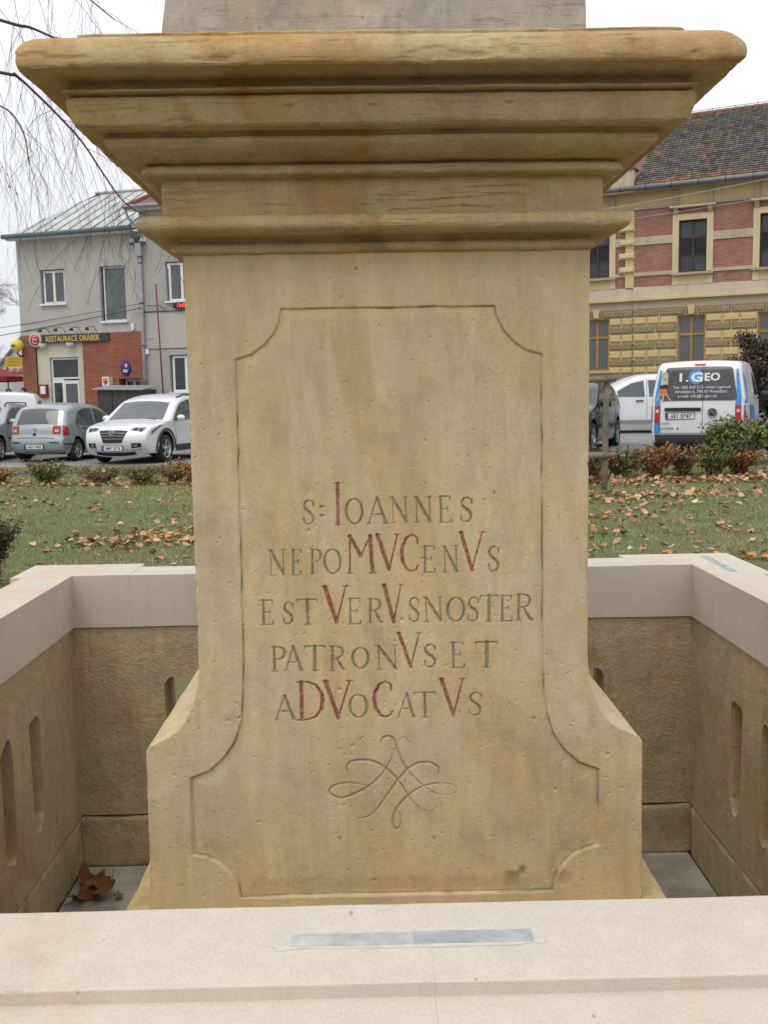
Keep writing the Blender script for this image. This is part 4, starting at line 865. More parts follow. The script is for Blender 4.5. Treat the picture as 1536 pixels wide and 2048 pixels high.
# ------------------------------------------------------------------ old town building (right)
RR = empty('old_town_building', (13.111, 40.0, 0), rad(-26.535), 'two storey ochre building with red brick upper floor, rusticated ground floor and weathered tile roof', 'building')
GRD = .8; X0, X1 = -8.3, 8.4
UW = [(-7.3, -6.25), (-4.63, -3.60), (-.85, .22), (2.17, 3.24), (5.18, 6.25)]      # window openings, shared by both floors
def step(u): return .0 if u > -2.6 else .07
m = MB(); 
hole_wall(m, -2.6, X1, 2.44, 5.03, [(a, b, 2.83, 4.70) for a, b in UW if a > -2.6], 0, .26); hole_wall(m, X0, -2.6, 2.44, 5.03, [(a, b, 2.60, 4.70) for a, b in UW if a < -2.6], .07, .26)
m.build('ground_floor_wall', YEL, RR)
m = MB(); hole_wall(m, -2.6, X1, GRD-.4, 2.44, [], -.06); m.add([(-2.6,-.06,2.44),(X1,-.06,2.44),(X1,0,2.44),(-2.6,0,2.44)], [(0,1,2,3)]); hole_wall(m, X0, -2.6, GRD-.4, 2.44, [], .01); m.build('plinth_wall', PLINTH, RR)
UP = [(a, b, 6.36, 8.39) for a, b in UW]
m = MB(); hole_wall(m, -2.6, X1, 5.88, 8.95, [h for h in UP if h[0] > -2.6], 0, .24); hole_wall(m, X0, -2.6, 5.88, 8.95, [h for h in UP if h[0] < -2.6], .07, .24); m.build('brick_wall', BRICK_R, RR)
m = MB()
for a, b in ((X0, -2.6), (-2.6, X1)):
    y = .07 if a < -2.6 else 0
    m.box(a, b, y-.03, y+.1, 5.03, 5.36)
m.build('plain_frieze', GREYR, RR)
for a, b in ((X0, -2.62), (-2.62, X1)):
    y = .07 if a < -2.7 else 0
    MB().box(a, b, y-.16, y+.1, 5.36, 5.42).build('cornice_band', YEL, RR); MB().box(a, b, y-.12, y+.1, 5.42, 5.55).build('cornice_band', YELP, RR)
    MB().add([(a,y-.12,5.55),(b,y-.12,5.55),(b,y-.03,5.88),(a,y-.03,5.88),(a,y,5.9),(b,y,5.9)], [(0,1,2,3),(3,2,5,4)]).build('weathered_ledge', PEEL, RR)
# string courses between windows, frames, aprons, heads
edges = [X0]+[v for ab in UW for v in ab]+[X1]
for k in range(0, len(edges), 2):
    a, b = edges[k], edges[k+1]
    a2, b2 = a+(.24 if k else 0), b-(.24 if k < len(edges)-2 else 0)
    for s0, s1 in (((a2, -2.62), (-2.62, b2)) if a2 < -2.6 < b2 else ((a2, b2),)):
        y = .07 if s0 < -2.65 else 0
        MB().box(s0, s1, y-.045, y+.05, 7.56, 7.87).build('string_course', PEEL if k in (4, 6) else YELP, RR)
        MB().box(s0, s1, y-.05, y+.05, 6.34, 6.48).build('string_course', PEEL, RR)
for (a, b) in UW:
    y = .07 if a < -2.6 else 0
    fr = MB(); fr.box(a-.24, a-.0, y-.06, y+.05, 6.38, 8.62); fr.box(b+.0, b+.24, y-.06, y+.05, 6.38, 8.62); fr.box(a-.002, b+.002, y-.058, y+.05, 8.39, 8.62); fo = fr.build('window_surround', YELP, RR)
    for u in (a-.12, b+.12):
        MB().prism([(y-.07, 8.60), (y-.20, 8.82), (y-.20, 8.86), (y, 8.86), (y, 8.60)], 0, u-.09, u+.09).build('bracket', GREYR, RR)
        MB().prism([(y-.03, 8.96), (y-.09, 9.0), (y-.14, 9.42), (y-.14, 9.58), (y, 9.58), (y, 8.96)], 0, u-.09, u+.09).build('bracket', GREYR, RR)
    MB().box(a-.33, b+.33, y-.26, y+.05, 8.862, 8.93).build('window_hood', YELP, RR)
    MB().box(a-.28, b+.28, y-.20, y+.05, 6.27, 6.358).build('window_sill', GREYR, RR)
    MB().box(a-.02, b+.02, y-.03, y+.05, 5.90, 6.27).build('apron', YEL, RR)
    for u in (a-.13, b+.13): MB().box(u-.11, u+.11, y-.045, y+.05, 5.90, 6.27).build('apron_block', YELP, RR)
    um_ = (a+b)/2
    window(RR, a, b, 6.36, 8.38, y+.10, BROWNW, GLASS, .07, (um_,), ((7.72, .05), (7.02, .02)), None, None, 'window', .035)
    zb = 2.83 if a > -2.6 else 2.60
    window(RR, a, b, zb, 4.69, y+.12, OCHW, GLASSC, .08, (um_,), ((3.96, .05),), None, None, 'window', .05)
    MB().box(a-.1, b+.1, y-.10, y+.12, zb-.1, zb).build('window_sill', YEL, RR)
    MB().prism([(a+(b-a)/2-.10, 4.74), (a+(b-a)/2+.10, 4.74), (a+(b-a)/2+.15, 5.09), (a+(b-a)/2-.15, 5.09)], 1, y-.12, y-.005).build('keystone', YEL, RR)
# top frieze and brackets
for a, b in ((X0, -2.62), (-2.62, X1)):
    y = .07 if a < -2.7 else 0
    MB().box(a, b, y-.06, y+.05, 8.95, 9.05).build('architrave', GREYR, RR); MB().box(a, b, y-.02, y+.05, 9.05, 9.60).build('top_frieze', YEL, RR); MB().box(a, b, y-.42, y+.05, 9.60, 9.68).build('eaves', GREYR, RR)
# quoins at the break of the facade
qz = 5.95
MB().box(-2.95, -2.601, -.03, .1, 5.90, 8.94).build('pilaster', YEL, RR)
for k, z in enumerate((6.47, 7.02, 7.55, 8.10)):
    m = MB(); m.add([(-3.22,.0,z),(-2.56,-.02,z),(-2.56,-.02,z+.26),(-3.22,.0,z+.26),(-3.12,-.14,z+.07),(-2.62,-.16,z+.07),(-2.62,-.16,z+.20),(-3.12,-.14,z+.20)], [(4,5,6,7),(0,1,5,4),(1,2,6,5),(2,3,7,6),(3,0,4,7)]); m.build('quoin', YELP, RR)
# rusticated blocks, one object each
def vermic():
    t = NT('vermiculated_render'); c = t.ramp(t.noise(1, 4), (.3, (.48, .39, .24)), (.7, (.56, .45, .29)))
    vo = t.n('TexVoronoi', feature='DISTANCE_TO_EDGE'); vo.inputs['Scale'].default_value = 17; t.l(t.mapping((.6, 1, 1.3)), vo.inputs['Vector'])
    k = t.ramp(vo.outputs['Distance'], (.04, 0), (.2, 1)); c = t.mix(k, (.31, .235, .13), c); return t.done(c, .9, t.bump(k, 1, .03), .1)
VERM = vermic()
cache = {}
def block(a, b, z0, z1, rough):
    y = .07 if a < -2.65 else 0; g_ = .018; key = (round(b-a, 2), round(z1-z0, 2), rough)
    if key not in cache:
        w, h = b-a-2*g_, z1-z0-2*g_
        o = MB().frustum(0, w, 0, h, .0, -.07, .05).build('facade_block', VERM if rough else YEL, RR); cache[key] = o.data
    else: o = bpy.data.objects.new('facade_block', cache[key]); link(o, RR)
    o.location = (a+g_, y-.002, z0+g_)
zr = [2.44, 2.73, 3.05, 3.39, 3.71, 4.05, 4.39, 4.71, 5.03]
for r_ in range(8):
    rough = (r_ % 2 == 1); z0, z1 = zr[r_], zr[r_+1]
    cols = [X0]+[v for ab in UW for v in ab]+[X1]
    for k in range(0, len(cols), 2):
        a, b = cols[k], cols[k+1]
        if r_ == 7: a, b = (a-.30 if k else a), (b+.30 if k < len(cols)-2 else b)
        if abs(a+3.6) < .4 and b > -2: bp = [a, -2.6, (-2.6+b)/2, b] if rough else [a, a+(-2.6-a)*.5, -2.6, -2.06, -1.55, b]
        else:
            n = 2 if rough else 3; bp = [a+(b-a)*i/n for i in range(n+1)]
            if b-a < 1.2: bp = [a, b]
        for p_, q_ in zip(bp[:-1], bp[1:]): block(p_, q_, z0, z1, rough)
    if r_ == 7:
        for a, b in UW: block(a+.30, (a+b)/2-.14, z0, z1, True); block((a+b)/2+.14, b-.30, z0, z1, True)
    if r_ == 0:
        for a, b in UW:
            if a > -2.6: block(a, (a+b)/2, z0, z1, False); block((a+b)/2, b, z0, z1, False)
m = MB(); m.add([(X1,0,0),(X1,10,0),(X1,10,9.6),(X1,0,9.6),(X0,0,0),(X0,10,0),(X0,10,9.6),(X0,0,9.6)], [(0,1,2,3),(5,4,7,6),(1,5,6,2)]); m.build('side_wall', YEL, RR)
# roof with individually laid tiles, joined because each is a few pixels
TILE = attr_mat('old_roof_tile', .9, .25, 6, .4)
ea, rg = Vector((0, -.5, 9.74)), Vector((0, 5.0, 13.62)); sl = (rg-ea); SL = sl.length; sl.normalize(); nrm = Vector((0, -sl.z, sl.y)) if True else None
nrm = Vector((0, -sl.z, sl.y)); tm = MB(); r_ = random.Random(5); tw, thh = .19, .20
nrow = int(SL/thh)
for i in range(nrow):
    off = 0
    for j in range(int((X1+.6+2.5)/tw)):
        x = -2.5+j*tw; v = r_.random(); y_ = i*thh
        cl_ = float(vnoise(np.array([x*.5, i*.35, 2.]), 1.0, 3, 2))
        if i < 3: c = (.34, .18, .115) if v < .6 else (.18, .14, .11)
        elif v < .035+max(0, cl_)*.10: c = (.34, .19, .13)
        elif v < .18: c = (.22, .18, .11)
        else: q_ = .7+.6*r_.random(); c = tuple(k_*q_ for k_ in ((.145, .14, .135) if cl_ < .1 else (.165, .152, .125)))
        p = ea+sl*y_+Vector((x, 0, 0)); q = ea+sl*(y_+thh*1.12)+Vector((x, 0, 0)); w = tw*.96; hN = nrm*.075; lN = nrm*.012; X_ = Vector((w, 0, 0)); jt = sl*r_.uniform(-.012, .012)
        tm.add([p+hN+jt, p+X_*.35+hN*1.0+nrm*.006+jt, p+X_*.7+hN*.92+jt, p+X_+hN*.94+jt, q+lN, q+X_*.35+lN+nrm*.006, q+X_*.7+lN*.5, q+X_+lN, p+jt, p+X_+jt],
               [(0,1,5,4),(1,2,6,5),(2,3,7,6),(8,9,3,2,1,0)], c)
rt = tm.build('roof_tiles', TILE, RR); rt['kind'] = 'stuff'
MB().add([(-2.5,-.45,9.72),(X1+.6,-.45,9.72),(X1+.6,5,13.58),(-2.5,5,13.58),(-2.5,10.5,9.72),(X1+.6,10.5,9.72)], [(0,1,2,3),(3,2,5,4),(0,3,4)]).build('roof_deck', BROWNW, RR)
rp = simple('clay_ridge', (.22, .11, .085), .9, .3, 2)
rm0 = None
for k in range(int((X1+3.1)/.38)):
    if rm0 is None: rm0 = MB().tube([(0, 0, 0), (.36, 0, .0)], [.14, .12], 8).build('ridge_tile', rp, RR); o = rm0
    else: o = bpy.data.objects.new('ridge_tile', rm0.data); link(o, RR)
    o.location = (-2.5+k*.38, 5.0, 13.62)
MB().tube([(-2.5, 5, 13.80), (X1+.6, 5, 13.80)], .012, 4).build('lightning_wire', GUT, RR)
sp0 = None
for k in range(12):
    if sp0 is None: sp0 = MB().tube([(0, 0, 0), (0, 0, .16)], .014, 4).build('wire_holder', GUT, RR); o = sp0
    else: o = bpy.data.objects.new('wire_holder', sp0.data); link(o, RR)
    o.location = (-2.2+k*.92, 5, 13.68)
m = MB(); m.tube([(X0, -.60, 9.70), (X1+.6, -.60, 9.70)], .10, 12); m.build('gutter', GUT, RR)
for k in range(17): MB().tube([(X0+.25+k, -.60, 9.585), (X0+.25+k, -.69, 9.63), (X0+.25+k, -.715, 9.70), (X0+.25+k, -.66, 9.79)], .014, 4).build('gutter_clip', BLACKP, RR)
MB().box(X0, -2.62, -.1, .5, 9.66, 10.55).build('attic_wall', PEEL, RR); MB().box(X0, -2.55, -.16, .56, 10.55, 10.63).build('attic_coping', REDROOF, RR)
MB().add([(X0,.5,10.3),(-2.5,.5,10.3),(-2.5,5,13.4),(X0,5,13.4),(X0,10,10.3),(-2.5,10,10.3)], [(0,1,2,3),(3,2,5,4)]).build('rear_roof', REDROOF, RR)

# overhead wires
WIRE = simple('pale_wire', (.45, .43, .42), .6)
def cable(name, a, b, sag, r, label):
    a, b = Vector(a), Vector(b); pts = [a.lerp(b, t/24)+Vector((0, 0, -sag*4*(t/24)*(1-t/24))) for t in range(25)]
    o = MB().tube(pts, r, 5).build(name, WIRE if 'pale' in label else DKGREY); tag(o, label, 'wire'); return o
def world_R(u, y, z): c, s_ = math.cos(rad(-26.535)), math.sin(rad(-26.535)); return (13.111+u*c-y*s_, 40+u*s_+y*c, z)
def world_L(u, y, z): c, s_ = math.cos(rad(-17.315)), math.sin(rad(-17.315)); return (-12.964+u*c-y*s_, 38+u*s_+y*c, z)
cable('overhead_wire', world_L(5.2, -.2, 4.95), (-30, 44, 3.1), .35, .016, 'lower thin cable running left from the downpipe across the grey facade')
cable('overhead_wire', world_L(5.2, -.2, 5.1), (-30, 44, 3.6), .30, .010, 'fainter cable just above the lower one on the grey facade')
cable('overhead_wire', world_R(-6, -3, 8.4), world_R(9, -3, 9.9), .2, .012, 'upper pale wire crossing the brick storey of the ochre building')
cable('overhead_wire', world_R(-6, -3, 8.0), world_R(9, -3, 9.1), .2, .010, 'lower pale wire crossing the brick storey of the ochre building')

# ------------------------------------------------------------------ vehicles
def car_paint(name, c, metal=.55, rough=.32):
    t = NT(name); col = t.ramp(t.noise(2.5, 4, .6), (.3, tuple(x*.93 for x in c)), (.7, tuple(min(1, x*1.04) for x in c)))
    m = t.done(col, t.ramp(t.noise(9, 4, .6), (.3, rough*.9), (.7, rough*1.25)), None, .5, metal); t.b.inputs['Coat Weight'].default_value = .5; t.b.inputs['Coat Roughness'].default_value = .08; return m
CGLASS = glass_mat('car_glass', (.10, .12, .12), .04); CGLASS.node_tree.nodes['Principled BSDF'].inputs['Specular IOR Level'].default_value = .8  # base tone lifted to stand in for seats and reflected sky
TYRE = simple('tyre_rubber', (.022, .022, .023), .85, .2, 12); ALLOY = simple('alloy', (.45, .45, .46), .35, .1, 5, 0, 0, 0, .7); CHROME = simple('chrome', (.50, .50, .52), .25, .03, 5, 0, 0, 0, 1)
TRIM = simple('grey_plastic_trim', (.045, .046, .05), .6, .15, 10); REDL = simple('red_lamp_lens', (.42, .015, .02), .15, .1, 5, spec=.6); CLEAR = simple('clear_lamp', (.20, .215, .225), .12, .35, 18, 0, 0, 0, .4, .6)
AMB = simple('pale_lamp', (.55, .45, .4), .2); PLATEW = simple('plate_white', (.66, .67, .68), .4, .03, 3); PLATEB = simple('plate_blue', (.02, .06, .35), .4, .03, 3); INK = simple('black_ink', (.02, .02, .02), .6)
UNDER = simple('underbody', (.012, .012, .012), .95)
class Car:
    def __init__(s, name, pos, fwd, L, H, W, prof, belt, paint, wheels, rr, label, cat='car', bow=(.12, .05, .10), tuck=.20, rnd=.07, group=None, ends=(.10, .15)):
        s.L, s.H, s.b, s.belt, s.bow, s.tuck, s.rnd, s.ends = L, H, W/2, belt, bow, tuck, rnd, ends
        rz = math.atan2(fwd[1], fwd[0]); s.root = empty(name, pos, rz, label, cat, group)
        s.top = catmull(prof, 8); s.nt = len(s.top); s.wheels, s.rr = wheels, rr
        zb = prof[0][1]; bot = []; xf = prof[-1][0]; zf = prof[-1][1]; sill = .20 if rr < .34 else .25
        ar = rr+.075; cur = [(xf, zf)]
        for wx in sorted(wheels, reverse=True):
            a0 = math.acos(max(-1, min(1, 0)));
            s0 = math.asin(max(-.9, min(.9, (sill-rr)/ar)))
            cur.append((wx+ar*math.cos(s0)+.02, sill)); cur += [(wx+ar*math.cos(s0+(math.pi-2*s0)*k/14), rr+ar*math.sin(s0+(math.pi-2*s0)*k/14)) for k in range(15)]; cur.append((wx-ar*math.cos(s0)-.02, sill))
            if wx == max(wheels): cur += [(wx-ar-(wx-ar-min(wheels)-ar)*k/6, sill) for k in range(1, 6)]
        s.bot = np.array(cur[1:]+[(prof[0][0]+.02, sill+.02)])
        loop = np.vstack([s.top, s.bot]); n = len(loop); zmid = .5*(belt*.75+.3)+.12
        # side shells
        ts = [0, .03, .08, .15, .25, .4, .6, .8, 1]
        spine = np.stack([np.clip(loop[:, 0], .55, L-.6), np.full(n, max(.62, rr*2+.12))], 1)
        topmask = np.arange(n) < s.nt
        V, F_ = [], []
        for sg in (-1, 1):
            b0 = len(V)
            for t in ts:
                P = loop+(spine-loop)*t
                for i in range(n):
                    d = np.hypot(*(P[i]-loop[i])); r = rnd if topmask[i] else .015; k = max(0, 1-d/r) if r else 0
                    V.append((P[i, 0], sg*(s.W(P[i, 0], P[i, 1])-r*(1-math.sqrt(max(0, 1-k*k)))), P[i, 1]))
            for a in range(len(ts)-1):
                for i in range(n):
                    j = (i+1) % n; q = (b0+a*n+i, b0+a*n+j, b0+(a+1)*n+j, b0+(a+1)*n+i); F_.append(q if sg > 0 else q[::-1])
        m = len(V); vv = np.linspace(-1, 1, 15)
        for i in range(s.nt):
            for v in vv: V.append(s.rib_i(i, v))
        F_ += [(m+i*15+k, m+i*15+k+1, m+(i+1)*15+k+1, m+(i+1)*15+k) for i in range(s.nt-1) for k in range(14)]
        s.body = np_mesh('body', np.array(V), np.array(F_), paint, s.root, True)
        V, F_ = [], []
        bb = np.vstack([s.top[-1:], s.bot, s.top[:1]])
        for (x, z) in bb:
            w = s.W(x, z)-.02; V += [(x, -w, z), (x, w, z)]
        np_mesh('underbody', np.array(V), np.array([(2*i, 2*i+1, 2*i+3, 2*i+2) for i in range(len(bb)-1)]), UNDER, s.root, False)
    def W(s, x, z):
        b = s.b
        if x < .8: b *= 1-s.ends[0]*((.8-x)/.8)**2.2
        if x > s.L-1.0: b *= 1-s.ends[1]*((x-s.L+1.0)/1.0)**2.2
        if z < .5: b *= 1-.05*((.5-z)/.3)**2
        if z > s.belt: b *= 1-s.tuck*((z-s.belt)/(s.H-s.belt))**1.05
        elif z > .5: b *= 1-.012*((z-.5)/(s.belt-.5))
        return b
    def rib_i(s, fi, v, off=0):
        i = int(min(max(fi, 0), s.nt-1.001)); f = fi-i; p = s.top[i]*(1-f)+s.top[i+1]*f; d = s.top[min(i+2, s.nt-1)]-s.top[max(i-1, 0)]; L = np.hypot(*d); nrm_ = np.array([-d[1], d[0]])/max(L, 1e-6)
        u = p[0]/s.L; rear, topb, fro = s.bow; w = rear*max(0, abs(nrm_[0])) if nrm_[0] < 0 else fro*abs(nrm_[0]); bw = max(topb*abs(nrm_[1]), w)
        y = v*(s.W(p[0], p[1])-s.rnd); q = p+nrm_*(bw*(1-abs(v)**2.2)+off)
        return (q[0], y, q[1])
    def T(s, t): return t*8                      # control point index -> curve index
    def rib(s, t0, t1, v0, v1, name, mat, off=.006, parent=None, n=8, m=10, shape=None):
        V = []
        for a in range(n+1):
            t = t0+(t1-t0)*a/n
            for c in range(m+1):
                v = v0+(v1-v0)*c/m
                if shape: tt, v_ = shape(a/n, c/m); V.append(s.rib_i(s.T(t0+(t1-t0)*tt), v0+(v1-v0)*v_, off))
                else: V.append(s.rib_i(s.T(t), v, off))
        F_ = [(a*(m+1)+c, a*(m+1)+c+1, (a+1)*(m+1)+c+1, (a+1)*(m+1)+c) for a in range(n) for c in range(m)]
        return np_mesh(name, np.array(V), np.array(F_), mat, parent or s.root, True)
    def side(s, poly, sg, name, mat, off=.007, parent=None, sub=3):
        P = []
        for a, b in zip(poly, poly[1:]+poly[:1]):
            for k in range(sub): P.append((a[0]+(b[0]-a[0])*k/sub, a[1]+(b[1]-a[1])*k/sub))
        c = (sum(p[0] for p in P)/len(P), sum(p[1] for p in P)/len(P)); V = []; n = len(P)
        for t in (1, .66, .33): V += [((c[0]+(p[0]-c[0])*t), (c[1]+(p[1]-c[1])*t)) for p in P]
        V.append(c)
        def yy_(x, z):
            k = max(0, 1-float(np.min(np.hypot(s.top[:, 0]-x, s.top[:, 1]-z)))/s.rnd); return s.W(x, z)-s.rnd*(1-math.sqrt(max(0, 1-k*k)))+off
        V3 = [(x, sg*yy_(x, z), z) for x, z in V]; F_ = []
        for a in range(2):
            for i in range(n): j = (i+1) % n; F_.append((a*n+i, a*n+j, (a+1)*n+j, (a+1)*n+i))
        F_ += [(2*n+i, 2*n+(i+1) % n, 3*n) for i in range(n)]
        if sg > 0: F_ = [f[::-1] for f in F_]
        return MB().add(V3, F_, None, True).build(name, mat, parent or s.root)
    def line(s, pts, sg, name, mat, w=.009, off=.004, parent=None):
        m = MB()
        for a, b in zip(pts[:-1], pts[1:]):
            k = max(1, int(math.hypot(b[0]-a[0], b[1]-a[1])/.12)); q = [(a[0]+(b[0]-a[0])*i/k, a[1]+(b[1]-a[1])*i/k) for i in range(k+1)]
            m.tube([(x, sg*(s.W(x, z)+off-.004), z) for x, z in q], w*.6, 4, None, False)
        return m.build(name, mat, parent or s.root)
    def wheel(s, spokes=5, mat=None, width=.21):
        for wx in s.wheels:
            for sg in (-1, 1):
                y = sg*(s.b-.015-width/2); R_ = s.rr
                t = MB().lathe([(R_*.66, -width/2), (R_*.9, -width/2-.006), (R_*.985, -width*.36), (R_, 0), (R_*.985, width*.36), (R_*.9, width/2+.006), (R_*.66, width/2)], 28, (0, 0, 0), 1)
                o = t.build('wheel', TYRE, s.root); o.location = (wx, y, R_)
                r = MB(); r.lathe([(R_*.67, sg*width*.5), (R_*.60, sg*width*.42), (R_*.58, sg*width*.05)], 28, (0, 0, 0), 1)
                for k in range(spokes):
                    a = 2*math.pi*k/spokes+.3
                    for da in (-.16, .16):
                        ca, sa = math.cos(a), math.sin(a); cb, sb = math.cos(a+da), math.sin(a+da)
                        r.add([(R_*.10*ca-.02*sa, sg*width*.40, R_*.10*sa+.02*ca), (R_*.10*ca+.02*sa, sg*width*.40, R_*.10*sa-.02*ca), (R_*.62*cb+.018*sb, sg*width*.46, R_*.62*sb-.018*cb), (R_*.62*cb-.018*sb, sg*width*.46, R_*.62*sb+.018*cb),
                               (R_*.10*ca, sg*width*.2, R_*.10*sa), (R_*.62*cb, sg*width*.2, R_*.62*sb)], [(0,1,2,3),(0,3,5,4),(1,4,5,2)])
                r.lathe([(0, sg*width*.45), (R_*.17, sg*width*.44), (R_*.2, sg*width*.3)], 14, (0, 0, 0), 1)
                r.build('rim', mat or ALLOY, o)
                MB().lathe([(0, sg*width*.08), (R_*.5, sg*width*.08)], 20, (0, 0, 0), 1).build('brake_disc', DKGREY, o)
        return s
    def mirror(s, x, z, mat, sg=None, size=1.0):
        for g in ((-1, 1) if sg is None else (sg,)):
            y = g*s.W(x, z); m = MB(); m.lathe([(0, -.11), (.05, -.10), (.085, -.04), (.09, .03), (.06, .09), (0, .10)], 12, (0, 0, 0), 1)
            o = m.build('mirror', mat, s.root); o.location = (x-.02, y+g*.13*size, z+.02); o.scale = (.75*size, size, .9*size)
            MB().tube([(0, -g*.06, -.02), (.02, -g*.15, -.06)], .025, 6).build('mirror_arm', TRIM, o)
    def plate(s, x, z, ang, text, front=False, y=0.0, w=.52):
        rz = math.pi/2 if front else -math.pi/2
        p = empty('number_plate', (x, y, z)); p.parent = s.root; p.rotation_euler = (0, 0, rz)
        bpy.data.objects.remove(p)
        o = MB().box(-w/2, w/2, -.008, .004, -.055, .055).build('number_plate', PLATEW, s.root); o.location = (x, y, z); o.rotation_euler = (ang, 0, rz)
        MB().box(-w/2-.002, -w/2+.045, -.0095, -.0082, -.055, .055).build('blue_band', PLATEB, o)
        fr_ = MB(); 
        for q in ((-w/2-.01, w/2+.01, -.065, -.055), (-w/2-.01, w/2+.01, .055, .065), (-w/2-.012, -w/2, -.055, .055), (w/2, w/2+.012, -.055, .055)): fr_.box(q[0], q[1], -.009, .004, q[2], q[3])
        fr_.build('plate_frame', BLACKP, o)
        text_mesh('plate_text', text, .105, INK, o, (.02, -.0088, -.038), align='CENTER', bold=.002, ext=.0006, sx=.95, space=1.02)
        return o
    def seams(s, sg, lines):
        for l_ in lines: s.line(l_, sg, 'door_gap', BLACKP)

# silver SUV, nose to the lawn
SILV = car_paint('silver_paint', (.74, .75, .77), .4); SILG = car_paint('grey_silver_paint', (.36, .39, .41), .55); WHT = car_paint('white_paint', (.72, .73, .74), 0, .3)
zl = float(gz(-6.5, 25))
hd = rad(15)
P_suv = [(.16,.30),(.04,.45),(0,.70),(.03,.95),(.18,1.22),(.38,1.50),(.75,1.60),(1.5,1.645),(2.1,1.63),(2.62,1.50),(3.05,1.24),(3.42,1.03),(3.75,.985),(4.15,.91),(4.36,.80),(4.44,.62),(4.42,.40),(4.30,.24)]
f = Vector((-math.sin(hd), -math.cos(hd), 0)); nose = Vector((-6.14, 24.1, zl)); org = nose-f*4.44
S = Car('silver_suv', org, f, 4.47, 1.65, 1.85, P_suv, .98, SILV, (.88, 3.55), .345, 'silver suv with dark grille facing the lawn, right of the grey hatchback', 'car', (.10, .045, .13), .22, .08)
S.wheel(5); S.mirror(2.98, 1.06, SILV)
S.rib(9.25, 10.95, -.90, .90, 'windscreen', CGLASS, .006); S.rib(9.0, 9.26, -.94, .94, 'roof_edge', SILV, .01)
for sg in (-1, 1):
    S.side([(3.18,1.02),(2.72,1.33),(2.45,1.46),(2.0,1.535),(1.93,1.535),(1.93,1.03)], sg, 'side_window', CGLASS); S.side([(1.86,1.03),(1.86,1.54),(1.35,1.54),(.98,1.44),(.93,1.06)], sg, 'side_window', CGLASS)
    S.side([(.86,1.08),(.90,1.41),(.62,1.28),(.50,1.16)], sg, 'side_window', CGLASS)
    S.seams(sg, [[(3.1,1.0),(3.02,.5),(2.98,.30)], [(1.9,1.0),(1.9,.30)], [(.93,1.03),(1.05,.85),(1.22,.6)]])
    S.side([(3.02,.25),(1.40,.25),(1.34,.42),(3.08,.42)], sg, 'sill_cladding', TRIM, .012)
    for wx in S.wheels:
        pts = [(wx+.43*math.cos(rad(a)), .345+.43*math.sin(rad(a))) for a in range(-8, 190, 9)]; m = MB()
        for q0, q1 in zip(pts[:-1], pts[1:]):
            o0 = (wx+(q0[0]-wx)*1.17, .345+(q0[1]-.345)*1.17); o1 = (wx+(q1[0]-wx)*1.17, .345+(q1[1]-.345)*1.17)
            m.add([(q0[0], sg*(S.W(*q0)+.012), q0[1]), (q1[0], sg*(S.W(*q1)+.012), q1[1]), (o1[0], sg*(S.W(*o1)+.010), o1[1]), (o0[0], sg*(S.W(*o0)+.010), o0[1])], [(0,1,2,3)])
        m.build('arch_cladding', TRIM, S.root)
    for hx in (2.12, 1.08): MB().box(hx-.09, hx+.09, min(sg*(S.W(hx,.93)), sg*(S.W(hx,.93)+.035)), max(sg*(S.W(hx,.93)), sg*(S.W(hx,.93)+.035)), .92, .945).build('door_handle', SILV, S.root)
    # headlamp wraps from the nose onto the wing
    hl = S.rib(13.35, 14.2, sg*.60, sg*1.0, 'headlight', CLEAR, .010, None, 8, 10, lambda a, c: (a*(1-.0*c)+(1-a)*.55*(1-c), c)); S.side([(4.20,.80),(4.22,.70),(3.98,.83),(3.72,.93),(3.86,.93)], sg, 'headlight_wing', CLEAR, .012)
    S.rib(13.75, 14.15, sg*.68, sg*.80, 'lamp_projector', BLACKP, .014, hl, 4, 4); S.rib(13.75, 14.15, sg*.86, sg*.96, 'lamp_projector', BLACKP, .014, hl, 4, 4)
    fg = S.rib(15.45, 16.1, sg*.66, sg*.97, 'fog_light_bezel', BLACKP, .010); S.rib(15.9, 16.0, sg*.66, sg*.97, 'daytime_lamp', PLATEW, .018, fg); S.rib(15.55, 15.8, sg*.72, sg*.86, 'fog_lamp', CLEAR, .018, fg, 4, 4)
gr = S.rib(14.25, 15.4, -.52, .52, 'grille', BLACKP, .010, None, 8, 12, lambda a, c: (a, .5+(c-.5)*(1.0-.34*a)))
for k in range(3): S.rib(14.52+k*.27, 14.56+k*.27, -.47+.045*k, .47-.045*k, 'grille_bar', CHROME, .022, gr)
S.rib(14.22, 14.26, -.53, .53, 'grille_frame', CHROME, .018, gr)
S.rib(16.3, 16.95, -.72, .72, 'lower_intake', BLACKP, .008); S.rib(16.75, 16.9, -.85, .85, 'skid_plate', SILV, .02)
lgp = S.rib_i(S.T(14.55), 0, .045); lo_ = MB(); rr_ = [(.085*math.cos(a), .05*math.sin(a)) for a in np.linspace(0, 6.283, 21)]
lo_.tube([(0, a, b) for a, b in rr_], .009, 5); lo_.tube([(0,-.035,-.03),(0,-.03,.03)], .009, 4); lo_.tube([(0,.03,-.03),(0,.035,.03)], .009, 4); lo_.tube([(0,-.032,.0),(0,.032,.0)], .008, 4); b_ = lo_.build('badge', CHROME, gr); b_.location = lgp
pz = S.rib_i(S.T(15.85), 0, .03); S.plate(pz[0]+.01, pz[2], rad(-4), '5M9 2576', True)
S.line([(3.35,1.0),(3.6,.985)], 1, 'bonnet_gap', BLACKP)
for sg in (-1, 1): MB().tube([(.6, sg*.66, 1.56), (.9, sg*.67, 1.64), (2.0, sg*.67, 1.665), (2.4, sg*.66, 1.60)], .016, 6).build('roof_rail', BLACKP, S.root)
